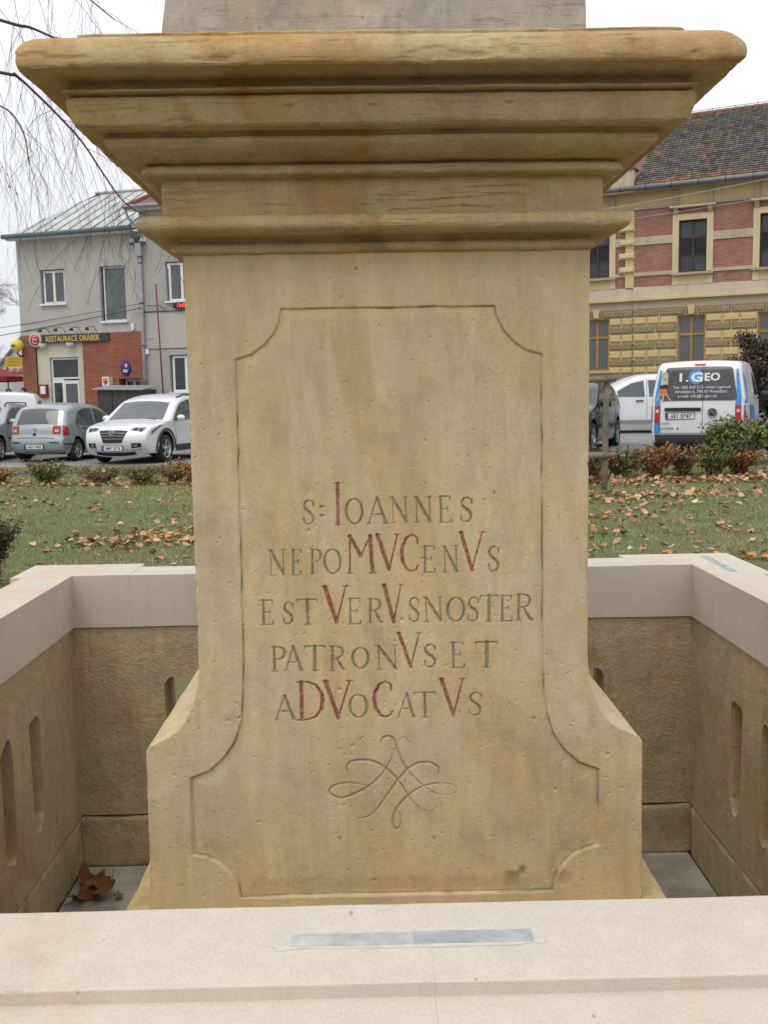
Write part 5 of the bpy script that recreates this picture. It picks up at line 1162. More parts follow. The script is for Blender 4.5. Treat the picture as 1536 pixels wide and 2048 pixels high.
MB().tube([(3.42, .1, 1.075), (3.36, -.55, 1.09)], .009, 4).build('wiper', BLACKP, S.root); MB().tube([(3.44, .6, 1.05), (3.38, .05, 1.10)], .009, 4).build('wiper', BLACKP, S.root)

# grey silver hatchback, seen from behind
hh = rad(15); f = Vector((math.sin(hh), math.cos(hh), 0))
P_hb = [(.14,.26),(.02,.36),(0,.56),(.05,.74),(.08,.92),(.22,1.22),(.38,1.43),(.75,1.52),(1.4,1.535),(1.95,1.47),(2.5,1.20),(2.92,1.0),(3.3,.90),(3.6,.76),(3.73,.55),(3.72,.36),(3.62,.22)]
zl = float(gz(-9, 26))
H = Car('grey_hatchback', (-8.52, 25.6, zl), f, 3.75, 1.53, 1.69, P_hb, .93, SILG, (.62, 3.08), .30, 'grey silver hatchback seen from behind between the estate car and the silver suv', 'car', (.10, .05, .16), .20, .08)
H.root.scale = (.97, .99, .95); H.wheel(6, None, .18); H.mirror(2.5, 1.0, SILG)
rg_ = H.rib(4.25, 5.72, -.86, .86, 'rear_window', CGLASS, .006); H.rib(2.35, 2.42, -.8, .8, 'tailgate_gap', BLACKP, .004)
MB().tube([(.06, .0, .97), (.04, -.28, 1.0)], .010, 4).build('rear_wiper', BLACKP, H.root)
for sg in (-1, 1):
    H.side([(2.72,.98),(2.2,1.28),(1.9,1.39),(1.62,1.42),(1.58,.96)], sg, 'side_window', CGLASS); H.side([(1.50,.96),(1.54,1.43),(1.15,1.42),(.82,1.34),(.60,1.06),(.62,.98)], sg, 'side_window', CGLASS)
    H.seams(sg, [[(1.55,.95),(1.55,.28)], [(2.74,.95),(2.70,.5),(2.62,.28)], [(.62,.96),(.86,.75),(1.0,.45)]])
    tl = H.rib(3.05, 4.15, sg*.72, sg*1.0, 'tail_light', REDL, .012); H.side([(.055,.70),(.30,.74),(.24,.92),(.10,.99)], sg, 'tail_light_wing', REDL, .010, tl)
    H.rib(3.4, 3.75, sg*.80, sg*.95, 'reversing_lamp', AMB, .016, tl, 4, 4)
    H.rib(1.75, 1.9, sg*.62, sg*.98, 'bumper_strip', BLACKP, .012); H.side([(.05,.465),(.45,.465),(.45,.50),(.05,.50)], sg, 'bumper_strip', BLACKP, .010)
    MB().box(1.62, 1.80, min(sg*.835, sg*.87), max(sg*.835, sg*.87), .86, .89).build('door_handle', BLACKP, H.root); MB().box(.88, 1.04, min(sg*.835, sg*.87), max(sg*.835, sg*.87), .87, .90).build('door_handle', BLACKP, H.root)
pz = H.rib_i(H.T(1.25), 0, .02); H.plate(pz[0], .42, rad(0), '6B4 7489')
bd = MB(); bd.tube([(0, .05*math.cos(a), .034*math.sin(a)) for a in np.linspace(0, 6.283, 17)], .006, 4); bd.tube([(0, .02*math.cos(a), .03*math.sin(a)) for a in np.linspace(0, 6.283, 13)], .005, 4); o = bd.build('badge', CHROME, H.root); q = H.rib_i(H.T(3.7), 0, .012); o.location = q
MB().lathe([(0, -.01), (.04, -.008), (.045, 0)], 12, (0, 0, 0), 0).build('lock_button', BLACKP, H.root).location = H.rib_i(H.T(2.9), 0, .008)

# estate car at the left edge
f = Vector((-math.sin(hd), -math.cos(hd), 0)); rearp = Vector((-10.57, 29.9, zl)); f = Vector((0, -1, 0))
P_es = [(.14,.28),(.02,.40),(0,.62),(.04,.88),(.20,1.15),(.42,1.38),(.80,1.46),(1.6,1.49),(2.3,1.44),(2.85,1.18),(3.2,1.0),(3.7,.95),(4.2,.82),(4.42,.60),(4.42,.38),(4.3,.22)]
Es = Car('silver_estate_car', rearp, f, 4.45, 1.49, 1.74, P_es, .96, SILG, (.85, 3.45), .31, 'silver estate car with black roof rails cut off by the left edge', 'car', (.08, .05, .15), .18, .08)
Es.wheel(5); Es.mirror(2.85, 1.0, SILG); Es.rib(8.3, 9.9, -.88, .88, 'windscreen', CGLASS); Es.rib(3.2, 4.9, -.85, .85, 'rear_window', CGLASS)
for sg in (-1, 1):
    Es.side([(3.0,1.0),(2.6,1.25),(2.2,1.38),(1.98,1.395),(1.98,.99)], sg, 'side_window', CGLASS); Es.side([(1.90,.99),(1.90,1.40),(1.35,1.39),(1.12,1.36),(1.05,1.0)], sg, 'side_window', CGLASS); Es.side([(.97,1.01),(1.04,1.35),(.72,1.27),(.44,1.05)], sg, 'side_window', CGLASS)
    Es.seams(sg, [[(1.94,.96),(1.94,.28)], [(1.05,.96),(1.2,.6)], [(2.95,.96),(2.9,.3)]]); Es.side([(2.9,.55),(1.3,.55),(1.3,.61),(2.9,.61)], sg, 'rubbing_strip', BLACKP, .014); Es.side([(.5,.55),(.03,.55),(.03,.61),(.5,.61)], sg, 'rubbing_strip', BLACKP, .014)
    tl = Es.rib(2.3, 3.2, sg*.78, sg*1.0, 'tail_light', REDL, .012); MB().tube([(.65, sg*.62, 1.44), (.72, sg*.62, 1.52), (2.2, sg*.62, 1.53), (2.35, sg*.61, 1.46)], .02, 6).build('roof_rail', BLACKP, Es.root)
    for hx in (2.08, 1.15): MB().box(hx, hx+.18, min(sg*.86, sg*.895), max(sg*.86, sg*.895), .87, .90).build('door_handle', SILG, Es.root)

# white van behind the cars on the left
P_v = [(.12,.30),(.02,.40),(0,.80),(.03,1.10),(.10,1.62),(.22,1.80),(.6,1.86),(1.5,1.88),(2.3,1.86),(2.85,1.66),(3.35,1.22),(3.7,1.06),(4.15,.95),(4.38,.72),(4.40,.42),(4.3,.24)]
f = Vector((-.90, -.20, 0)).normalized()
Wv = Car('white_delivery_van', (-10.9, 33.6, zl-.02), f, 4.4, 1.88, 1.8, P_v, 1.12, WHT, (.75, 3.45), .32, 'white delivery van behind the silver estate car, only its roof and rear showing', 'van', (.04, .04, .14), .13, .06, None, (.03, .14))
Wv.wheel(5); Wv.rib(9.2, 10.7, -.9, .9, 'windscreen', CGLASS); Wv.rib(3.25, 3.95, -.8, .8, 'rear_window', CGLASS); Wv.rib(4.95, 5.15, -.16, .16, 'brake_light', REDL, .012, None, 2, 4)
for sg in (-1, 1):
    Wv.side([(3.2,1.15),(2.85,1.5),(2.5,1.64),(2.25,1.66),(2.25,1.15)], sg, 'side_window', CGLASS); tl = Wv.rib(2.0, 3.2, sg*.88, sg*1.0, 'tail_light', REDL, .012); Wv.seams(sg, [[(2.2,1.7),(2.2,.3)], [(1.2,1.7),(1.2,.4)]])

# white and blue surveying van (right), rear doors to the lawn
P_cd = [(.10,.24),(.02,.26),(0,.42),(0,.75),(.02,1.05),(.07,1.30),(.13,1.60),(.17,1.70),(.26,1.78),(.50,1.815),(1.5,1.83),(2.3,1.82),(2.85,1.64),(3.35,1.22),(3.7,1.06),(4.15,.95),(4.38,.72),(4.40,.42),(4.3,.24)]
fa = rad(25); f = Vector((math.sin(fa), math.cos(fa), 0)); rc = Vector((6.36, 19.5, .40))
v = VW_ = Car('survey_van', rc, f, 4.41, 1.83, 1.79, P_cd, 1.08, WHT, (.72, 3.40), .32, 'white and blue van with surveying adverts on its dark rear window', 'van', (.035, .03, .14), .14, .055, None, (.025, .14))
v.wheel(5); v.mirror(3.05, 1.12, BLACKP, None, 1.25)
BLUEV = car_paint('bright_blue_wrap', (.03, .24, .62), 0, .3)
BIGW = glass_mat('printed_rear_window', (.085, .09, .098), .25)
rw = v.rib(4.02, 6.95, -.90, .88, 'rear_window', BIGW, .010, None, 12, 16, lambda a, c: (a, .5+(c-.5)*(1.0-.05*a-(.05 if a in (0., 1.) else 0))))
v.rib(7.25, 7.55, -.03-.14, -.03+.14, 'brake_light', REDL, .014, None, 2, 5)
v.rib(2.0, 7.6, -.130, -.119, 'door_gap', BLACKP, .013, None, 20, 1); v.rib(2.02, 2.06, -.86, .86, 'door_gap', BLACKP, .004, None, 1, 12)
for sg in (-1, 1):
    v.side([(.03,.42),(.42,.42),(.42,.78),(.03,.78)], sg, 'blue_wrap', BLUEV, .006)
    v.side([(.04,1.0),(.50,1.0),(.62,1.42),(.34,1.62),(.175,1.56)], sg, 'blue_wrap', BLUEV, .006); v.side([(1.1,.5),(2.9,.5),(2.2,.9),(1.15,.98)], sg, 'blue_wrap', BLUEV, .006)
    v.rib(2.0, 2.64, sg*.855, sg*1.0, 'blue_wrap', BLUEV, .004, None, 8, 4)
    v.rib(3.66, 6.5, sg*1.0, sg*.865, 'blue_wrap', BLUEV, .005, None, 10, 4, (lambda a, c: (a, c*(1-.75*max(0, a-.08)))))
    tl = v.rib(2.64, 3.70, sg*.865, sg*1.0, 'tail_light', REDL, .014, None, 8, 4); v.side([(.005,.65),(.10,.65),(.12,.97),(.03,.97)], sg, 'tail_light_wing', REDL, .012, tl)
    v.rib(3.25, 3.45, sg*.895, sg*.975, 'reversing_lamp', AMB, .020, tl, 3, 3)
    v.side([(3.2,1.15),(2.85,1.46),(2.5,1.60),(2.25,1.62),(2.25,1.15)], sg, 'side_window', CGLASS); v.seams(sg, [[(2.2,1.65),(2.2,.32)], [(1.1,1.60),(1.1,.42)]])
v.rib(.2, 1.95, -1.0, 1.0, 'bumper', TRIM, .018, None, 6, 14)
v.rib(9.9, 10.0, -.8, .8, 'roof_gap', TRIM, .003)
v.rib(3.33, 3.56, -.09, .76, 'handle_bar', BLACKP, .035, None, 3, 12)
v.plate(-.036, .765, 0, '6E1 0747', False, .32, .54)
# prints lie on the rear doors: u to the right seen from behind, z height
def px_(u, z, e=0): return float(np.interp(z, [.42, .75, 1.05, 1.30, 1.60], [0, 0, .02, .07, .13]))-.018-.035*(1-abs(u/.82)**2.2)-e
def rprint(name, body, mat, u, z, width, h, par, e=0.0, bold=.004):
    tilt = math.atan2(px_(u, z+.12)-px_(u, z), .12)
    o = text_mesh(name, body, h*1.37, mat, par, (0, 0, 0), align='CENTER', ext=.001, bold=bold*h)
    xs_ = [q.co.x for q in o.data.vertices]; w0 = max(xs_)-min(xs_); cx = (max(xs_)+min(xs_))/2; sc = width/w0
    for q in o.data.vertices: q.co.x = (q.co.x-cx)*sc
    o.location = (px_(u, z, .004+e), -u, z); o.rotation_euler = (math.pi/2-tilt, 0, -math.pi/2); return o
PR = simple('grey_print', (.55, .56, .58), .6, .03, 5)
def disc(name, mat, u, z, r, par, e=0, n=32):
    V = [(px_(u, z+r*math.sin(a), e), -u-r*math.cos(a), z+r*math.sin(a)) for a in [2*math.pi*k/n for k in range(n)]]
    return MB().add(V, [tuple(range(n))[::-1]]).build(name, mat, par)
disc('print_disc', BLUEV, -.035, 1.52, .145, rw, .003); disc('print_disc_light', simple('light_blue_print', (.10, .36, .66), .5), -.035, 1.52, .115, rw, .005)
rprint('print_name', '1.', WHITEP, -.265, 1.435, .17, .17, rw, .004, .03); rprint('print_letter', 'G', WHITEP, -.025, 1.43, .22, .185, rw, .010, .05); rprint('print_name', 'EO', WHITEP, .265, 1.445, .29, .155, rw, .004, .04)
rprint('print_line', 'Tel.: 582 343 515, www.1-geo.cz', PR, .07, 1.295, 1.08, .056, rw, .004, .02); rprint('print_line', 'Hradební 6, 796 01 Prostějov', PR, .065, 1.21, .97, .056, rw, .004, .02); rprint('print_line', 'e-mail: info@1-geo.cz', PR, -.01, 1.125, .73, .056, rw, .004, .02)
YP = simple('print_yellow', (.50, .44, .26), .6); OP = simple('print_orange', (.55, .17, .05), .6); WP = simple('print_pale', (.5, .5, .48), .6)
def qp(pts, mat, name, e=0.004): return MB().add([(px_(u, z, e), -u, z) for u, z in pts], [tuple(range(len(pts)))]).build(name, mat, rw)
qp([(-.68,1.38),(-.57,1.38),(-.57,1.57),(-.60,1.63),(-.66,1.63),(-.69,1.57)], YP, 'print_instrument'); qp([(-.655,1.44),(-.60,1.44),(-.60,1.55),(-.655,1.55)], WP, 'print_lens', .007); qp([(-.645,1.47),(-.615,1.47),(-.615,1.50),(-.645,1.50)], INK, 'print_lens_eye', .009)
qp([(-.73,1.30),(-.58,1.30),(-.58,1.37),(-.73,1.37)], INK, 'print_base', .005); qp([(-.745,1.15),(-.57,1.17),(-.59,1.30),(-.72,1.30)], OP, 'print_tripod')
for a, b in ((-.77, -.72), (-.66, -.65), (-.50, -.60)): qp([(a-.014, 1.06), (a+.014, 1.06), (b+.012, 1.20), (b-.012, 1.20)], YP, 'print_leg', .006)
rprint('model_name', 'CADDY', INK, -.60, .60, .17, .04, v.root); rprint('print_line', 'geodezie', TRIM, -.57, .505, .26, .055, v.root)
disc('print_dot', BLUEV, -.36, .525, .022, v.root, .004, 14)
vb = MB(); vb.tube([(0, .085*math.cos(a), .085*math.sin(a)) for a in np.linspace(0, 6.283, 25)], .008, 5); vb.tube([(0,.042,.07),(0,.0,-.005),(0,-.042,.07)], .008, 4); vb.tube([(0,.075,.03),(0,.035,-.07),(0,0,.0),(0,-.035,-.07),(0,-.075,.03)], .008, 4); bq = vb.build('badge', CHROME, v.root); bq.location = (-.065, -.285, .83)
MB().lathe([(0, .006), (.082, .006), (.082, .010)], 20, (0, 0, 0), 0).build('badge_field', BLACKP, bq)

# white hatchback behind the van, seen side on
P_mi = [(.12,.24),(.02,.36),(0,.60),(.06,.86),(.25,1.12),(.48,1.36),(.85,1.50),(1.5,1.54),(2.05,1.48),(2.6,1.22),(3.0,1.0),(3.35,.88),(3.62,.70),(3.72,.50),(3.70,.34),(3.6,.22)]
zr_ = float(gz(6.8, 28)); Mi = Car('white_hatchback', (9.25, 27.75, zr_), Vector((-1, .06, 0)), 3.72, 1.54, 1.66, P_mi, .92, WHT, (.62, 3.05), .29, 'white hatchback parked side on behind the survey van', 'car', (.10, .05, .14), .20, .09)
Mi.wheel(6, None, .17); Mi.mirror(2.62, 1.0, WHT)
for sg in (-1, 1):
    Mi.side([(2.72,.97),(2.5,1.14),(2.15,1.33),(1.82,1.40),(1.80,.97)], sg, 'side_window', CGLASS); Mi.side([(1.68,.97),(1.70,1.41),(1.2,1.40),(1.05,1.36),(.98,.98)], sg, 'side_window', CGLASS); Mi.side([(.92,.99),(.99,1.34),(.74,1.20),(.62,1.02)], sg, 'side_window', CGLASS)
    Mi.seams(sg, [[(1.74,1.42),(1.74,.26)], [(2.72,.95),(2.66,.3)], [(.95,.95),(1.05,.6)], [(2.66,.30),(1.0,.30)]])
    for hx in (1.84, 1.02): MB().box(hx, hx+.2, min(sg*.82, sg*.86), max(sg*.82, sg*.86), .84, .875).build('door_handle', BLACKP, Mi.root)
    Mi.side([(2.7,.24),(1.0,.24),(1.0,.34),(2.7,.34)], sg, 'sill_strip', SILG, .010)
Mi.rib(9.3, 10.6, -.88, .88, 'windscreen', CGLASS); Mi.rib(3.4, 5.3, -.82, .82, 'rear_window', CGLASS)

# black hatchback half hidden by the pedestal
BLK = car_paint('black_paint', (.025, .024, .026), .3, .22); f = Vector((-.42, -.907, 0)).normalized()
fr_w = Vector((4.50, 20.3, .42)); wb_ = 2.5; rear_ax = fr_w-f*wb_; lat = Vector((-f.y, f.x, 0))
org = rear_ax-f*.62; org = org-lat*.80; org.z = .43
Bk = Car('black_hatchback', org, f, 3.95, 1.46, 1.68, [(.14,.26),(.02,.38),(0,.60),(.05,.86),(.25,1.12),(.45,1.32),(.85,1.43),(1.5,1.46),(2.1,1.40),(2.65,1.15),(3.05,.96),(3.5,.86),(3.8,.68),(3.93,.48),(3.92,.34),(3.8,.22)], .90, BLK, (.66, 3.16), .31,
         'black hatchback beside the wooden stakes, half hidden by the pedestal', 'car', (.10, .05, .14), .20, .08)
Bk.wheel(5, ALLOY, .19); Bk.mirror(2.62, .98, BLK, None, 1.1)
for sg in (-1, 1):
    Bk.side([(2.76,.94),(2.5,1.10),(2.15,1.27),(1.85,1.33),(1.82,.93)], sg, 'side_window', CGLASS); Bk.side([(1.74,.93),(1.76,1.34),(1.2,1.32),(.85,1.20),(.72,.96)], sg, 'side_window', CGLASS)
    Bk.seams(sg, [[(1.78,.9),(1.78,.28)], [(2.74,.9),(2.7,.3)], [(.9,.9),(1.05,.6)]]); Bk.side([(2.7,.5),(1.1,.5),(1.1,.55),(2.7,.55)], sg, 'rubbing_strip', TRIM, .014)
    MB().box(1.86, 2.02, min(sg*.835, sg*.87), max(sg*.835, sg*.87), .82, .85).build('door_handle', BLK, Bk.root)
Bk.rib(9.2, 10.6, -.88, .88, 'windscreen', CGLASS); Bk.rib(3.4, 5.3, -.82, .82, 'rear_window', CGLASS)

# blue grey saloon at the right edge
BGR = car_paint('blue_grey_paint', (.10, .125, .165), .5, .25)
P_sa = [(.14,.26),(.02,.38),(0,.60),(.05,.88),(.35,.98),(.75,1.06),(1.2,1.32),(1.8,1.44),(2.4,1.42),(2.95,1.18),(3.3,1.0),(3.7,.93),(4.15,.80),(4.38,.60),(4.40,.36),(4.28,.22)]
Sa = Car('blue_grey_saloon', (15.1, 30.6, .60), Vector((-1, .03, 0)), 4.42, 1.45, 1.73, P_sa, .94, BGR, (.88, 3.50), .32, 'blue grey saloon car cut off by the right edge beyond the bushes', 'car', (.08, .05, .15), .20, .08)
Sa.wheel(5); Sa.mirror(2.95, 1.02, BGR)
for sg in (-1, 1):
    Sa.side([(3.12,.98),(2.85,1.13),(2.5,1.30),(2.1,1.345),(2.06,.98)], sg, 'side_window', CGLASS); Sa.side([(1.98,.98),(2.0,1.35),(1.6,1.33),(1.2,1.22),(1.0,1.0)], sg, 'side_window', CGLASS)
    Sa.seams(sg, [[(2.02,.95),(2.02,.28)], [(3.1,.95),(3.02,.3)], [(1.05,.95),(1.25,.6)]]); Sa.side([(2.95,.52),(1.35,.52),(1.35,.57),(2.95,.57)], sg, 'rubbing_strip', TRIM, .014)
    Sa.side([(3.86,.66),(3.90,.66),(3.90,.70),(3.86,.70)], sg, 'indicator', AMB, .014); Sa.side([(4.30,.62),(4.02,.72),(4.02,.80),(4.26,.74)], sg, 'headlight', CLEAR, .012)
Sa.rib(8.2, 9.6, -.88, .88, 'windscreen', CGLASS); Sa.rib(5.1, 6.1, -.85, .85, 'rear_window', CGLASS)

# ------------------------------------------------------------------ shrubs, trees, stakes, people
LEAFY = attr_mat('shrub_leaves', .7, .25, 4, 0); BARK = simple('bark', (.10, .075, .055), .9, .3, 12, .6, .01, 40)
def shrub(name, x, y, w, h, d, nl, pal, label, cat='shrub', group=None, stems=14, ls=.02, lean=0, lowbare=.15, dens=1.0, core=0, seed=None):
    r_ = random.Random(seed if seed is not None else int(x*977+y*131)); z = float(gz(x, y)); root = empty(name, (x, y, z-.02), 0, label, cat, group)
    sm_ = MB(); tips = []
    for k in range(stems):
        a = r_.uniform(0, 6.283); q = r_.random()**.5; tx, ty = math.cos(a)*q*w/2+lean, math.sin(a)*q*d/2; th = h*r_.uniform(.7, 1.0)*(1-.25*q*q)
        p = [(math.cos(a)*.04, math.sin(a)*.04, 0)]
        for i in range(1, 5): t = i/4; p.append((tx*t**1.2+r_.gauss(0, .02), ty*t**1.2+r_.gauss(0, .02), th*t))
        sm_.tube(p, [.010, .008, .006, .004, .002], 3, None, False); tips.append(p)
        for i in (1, 2, 3):
            for _ in range(2):
                b = p[i]; e = (b[0]+r_.gauss(0, w*.10), b[1]+r_.gauss(0, d*.10), min(h*1.05, b[2]+r_.uniform(.05, .28)*h)); sm_.tube([b, ((b[0]+e[0])/2, (b[1]+e[1])/2, (b[2]+e[2])/2+.01), e], [.004, .003, .0015], 3, None, False); tips.append([b, b, b, b, e])
    sm_.build('stems', BARK, root)
    m = MB()
    for _ in range(int(nl*dens)):
        p = tips[r_.randrange(len(tips))]; t = r_.random()**.6*4; i = min(3, int(t)); f_ = t-i
        c = [p[i][k]+(p[i+1][k]-p[i][k])*f_ for k in range(3)]; c = [c[0]+r_.gauss(0, w*.035), c[1]+r_.gauss(0, d*.035), c[2]+r_.gauss(0, h*.03)]
        if c[2] < h*lowbare: continue
        s_ = ls*r_.uniform(.6, 1.4); n = Vector((r_.gauss(0, 1), r_.gauss(0, 1), r_.gauss(.5, 1))).normalized(); u = n.orthogonal().normalized(); v_ = n.cross(u); c = Vector(c)
        zone = float(vnoise(np.array([(x+c.x)*2.2, (y+c.y)*2.2, c.z*2.5]), 1.0, 13)); col = pal[min(len(pal)-1, max(0, int((zone*.5+.5+r_.gauss(0, .18))*len(pal))))]
        q_ = r_.uniform(.7, 1.3); col = tuple(k*q_ for k in col)
        m.add([c-u*s_, c+v_*s_*.55, c+u*s_, c-v_*s_*.55], [(0, 1, 2, 3)], col)
    m.build('foliage', LEAFY, root); return root
OL, OR, RD, GN, DG, BR, YG = (.17, .17, .05), (.36, .16, .05), (.26, .07, .04), (.09, .15, .045), (.045, .075, .03), (.20, .12, .07), (.30, .26, .07)
# low hedge on the left, sparse and half bare
for i, (x, y, w, h, n, pal, lab) in enumerate([
    (-7.25, 19.0, .9, .40, 700, [BR, OL, OR, GN], 'low sparse brown shrub at the left edge below the estate car'),
    (-6.15, 18.6, 1.1, .58, 1300, [GN, OL, YG, BR], 'greenest shrub of the left row, below the grey hatchback'),
    (-5.15, 18.5, .9, .46, 600, [BR, BR, OL, OR], 'twiggy brown shrub below the gap between hatchback and suv'),
    (-4.35, 18.4, .8, .45, 750, [OR, OL, BR, YG], 'orange tinged shrub below the number plate of the silver suv'),
    (-3.80, 18.6, .75, .52, 700, [OL, BR, YG, OR], 'olive and brown shrub below the front wheel of the silver suv')]):
    shrub('low_shrub', x+.12, y, w*1.3, h, .6, int(n*1.9), pal, lab, 'shrub', 'row of low shrubs along the left kerb', 20, .021, 0, .05)
shrub('low_shrub', -3.28, 18.3, .75, .55, .5, 1100, [YG, OR, OR, (.45, .24, .04)], 'bright orange yellow shrub against the left edge of the pedestal', 'shrub', 'row of low shrubs along the left kerb', 13, .022)
# hedge on the right
for i, (x, w, h, n, pal, lab) in enumerate([
    (3.38, 1.15, .62, 2000, [OR, OL, RD, BR], 'rusty shrub directly behind the wooden stakes'),
    (3.95, 1.1, .60, 1900, [OL, GN, OR, OL], 'olive shrub just right of the wooden stakes'),
    (4.45, 1.15, .66, 2200, [OL, OR, BR, OR], 'brown orange shrub in the gap between stakes and survey van'),
    (4.98, 1.1, .63, 2000, [YG, OR, OL, BR], 'yellowish shrub below the left corner of the survey van'),
    (5.45, 1.0, .66, 1900, [GN, OL, OR, BR], 'greener shrub below the number plate of the survey van'),
    (5.90, 1.0, .60, 1800, [OR, RD, OL, BR], 'red tipped shrub below the badge of the survey van')]):
    shrub('hedge_shrub', x+.1, 16.1+.12*(i % 2), w, h, .8, n, pal, lab, 'shrub', 'right hand hedge between lawn and road', 20, .026, 0, .06)
shrub('hedge_shrub', 7.25, 15.6, 1.7, .66, .9, 3000, [BR, OR, RD, OL, RD], 'wide reddish brown shrub at the right edge of the picture', 'shrub', 'right hand hedge between lawn and road', 26, .024, 0, .1)
shrub('green_shrub', 6.45, 17.6, 1.7, .98, 1.0, 7000, [GN, YG, GN, DG], 'dense green bush hiding the lower right of the survey van', 'shrub', None, 36, .034, 0, .1)
shrub('green_shrub', 7.3, 17.9, 1.1, .95, .9, 4200, [GN, DG, YG, GN], 'green bush at the right edge below the blue grey saloon', 'shrub', None, 20, .030, 0, .1)
shrub('young_conifer', 5.98, 16.3, .7, .78, .5, 1300, [DG, GN, DG], 'thin dark green young conifer in front of the dense green bush', 'shrub', None, 6, .022, 0, .25)
shrub('dark_bush', -3.40, 8.75, .62, .80, .5, 4200, [(.07, .05, .035), BR, (.10, .07, .05)], 'dark brown bush at the left edge just behind the parapet corner', 'shrub', None, 22, .016, 0, .02)
# kerb stones between lawn and left shrubs
kb = empty('kerb', (-5.4, 20.9, 0), rad(-2), 'low grey kerb stones behind the left row of shrubs', 'kerb'); km = None
for k in range(9):
    if km is None: km = MB().box(0, .97, 0, .12, .04, .19).build('kerb_stone', simple('kerb_concrete', (.20, .185, .17), .9, .25, 4, .5, .005, 60), kb, bevel=.01); o = km
    else: o = km.copy(); COL.objects.link(o)
    o.location = (-3.2+k*.985, 0, 0)
# wooden tree stakes
WOOD = simple('weathered_stake_wood', (.20, .165, .13), .9, .3, 9, .7, .004, 60)
st = empty('tree_stakes', (3.30, 14.6, .25), 0, 'grey weathered wooden tree stakes joined by two cross rails', 'tree stake')
for (x, y, lean, r, top) in ((.10, 0, .02, .046, 1.62), (-.20, .55, .0, .042, 1.60), (-.85, -.1, 0, .045, 1.6)):
    pts = [(x+lean*t, y, -.1+t*(top+.1)) for t in (0, .25, .5, .75, 1)]; MB().tube(pts, [r, r*.98, r*.95, r*.95, r*.9], 9).build('stake', WOOD, st)
for z in (.46, 1.56):
    MB().tube([(-1.0, -.07, z-.01), (-.3, -.075, z), (.235, -.07, z+.02)], [.040, .042, .040], 9).build('rail', WOOD, st); MB().tube([(.10, -.1, z+.03), (-.08, .3, z+.01), (-.24, .68, z-.01)], [.036, .036, .034], 9).build('rail', WOOD, st)
MB().tube([(-.24, -.075, 1.51), (-.24, -.075, 1.61)], .046, 9).build('rubber_tie', BLACKP, st)
# purple leaved tree at the right edge
def leaf_cloud(m, r_, c, rx, ry, rz_, n, ls, pal, shell=.45):
    for _ in range(n):
        d = Vector((r_.gauss(0, 1), r_.gauss(0, 1), r_.gauss(0, 1))).normalized(); q = (shell+(1-shell)*r_.random())
        p = Vector((c[0]+d.x*rx*q, c[1]+d.y*ry*q, c[2]+d.z*rz_*q)); s_ = ls*r_.uniform(.6, 1.4); nn = Vector((r_.gauss(0, 1), r_.gauss(0, 1), r_.gauss(.3, 1))).normalized(); u = nn.orthogonal().normalized(); v_ = nn.cross(u)
        q_ = r_.uniform(.7, 1.3); col = tuple(k*q_ for k in pal[r_.randrange(len(pal))]); m.add([p-u*s_, p+v_*s_*.6, p+u*s_, p-v_*s_*.6], [(0, 1, 2, 3)], col)
pt = empty('plum_tree', (11.25, 28.0, .62), 0, 'small purple brown leaved tree at the right edge in front of the ochre building', 'tree'); r_ = random.Random(4)
tm_ = MB(); tm_.tube([(0, 0, 0), (.03, .02, .5), (-.02, 0, 1.0), (.02, 0, 1.9)], [.09, .075, .06, .03], 8); tm_.build('trunk', BARK, pt)
bm_ = MB(); cm = MB(); PP = [(.085, .055, .065), (.06, .038, .045), (.10, .075, .055), (.12, .10, .04), (.07, .075, .03)]
for k in range(64):
    a = r_.uniform(0, 6.283); el = r_.uniform(-.15, 1.3); L = r_.uniform(.6, 1.25); d = Vector((math.cos(a)*math.cos(el), math.sin(a)*math.cos(el), math.sin(el))); b = Vector((0, 0, r_.uniform(.6, 1.7)))
    e = b+d*L; e.z = min(e.z, 2.7); bm_.tube([b, (b+e)/2+Vector((0, 0, .06)), e], [.025, .015, .005], 4, None, False); leaf_cloud(cm, r_, e, .32, .32, .26, 380, .042, PP+([(.30, .24, .05)] if k % 9 == 0 else []), .1); leaf_cloud(cm, r_, (b+e)/2, .28, .28, .24, 150, .04, PP, .1)
bm_.build('branches', BARK, pt); cm.build('crown', LEAFY, pt)

# birch whose hanging twigs come in from the upper left
BB = simple('birch_twig_bark', (.075, .05, .045), .85, .3, 20); BBW = simple('birch_bark', (.55, .53, .5), .8, .35, 3, .4, .01, 20)
bt = empty('birch_tree', (-5.2, 8.2, 0), 0, 'bare birch at the left with dark limbs and long drooping twigs against the sky', 'tree')
T0 = Vector((-5.2, 8.2, 0)); r_ = random.Random(11)
MB().tube([(0, 0, 0), (.05, 0, 1.5), (-.02, .03, 3.2), (.06, 0, 5.0), (.1, .1, 7.5)], [.17, .14, .12, .09, .03], 12).build('trunk', BBW, bt)
CX = -.0375
def pp(px, py, Y):     # a point of the air at depth Y, as measured on the photograph
    rx, rz = (px-768)/2000, (py-1024)/2000; w_ = _f+_r2*rx-_u2*rz; t = Y/w_.y; return Vector((CX+w_.x*t, Y, 1.6+w_.z*t))-T0
limbs = [([(-700, -250), (-300, -60), (0, 40), (60, 55), (115, 78), (180, 96)], 7.2, .014), ([(-700, -120), (-300, 80), (0, 145), (30, 150), (75, 190), (125, 240), (165, 285), (205, 345), (240, 395), (270, 420), (292, 430)], 7.0, .011),
         ([(-600, -350), (-200, -160), (40, -60), (150, -20), (230, 40)], 7.6, .010), ([(-500, 60), (-200, 180), (-20, 205), (40, 250), (60, 330)], 6.6, .007), ([(-600, -500), (-150, -330), (100, -200), (260, -110)], 8.0, .012)]
tw = MB(); lf_ = MB()
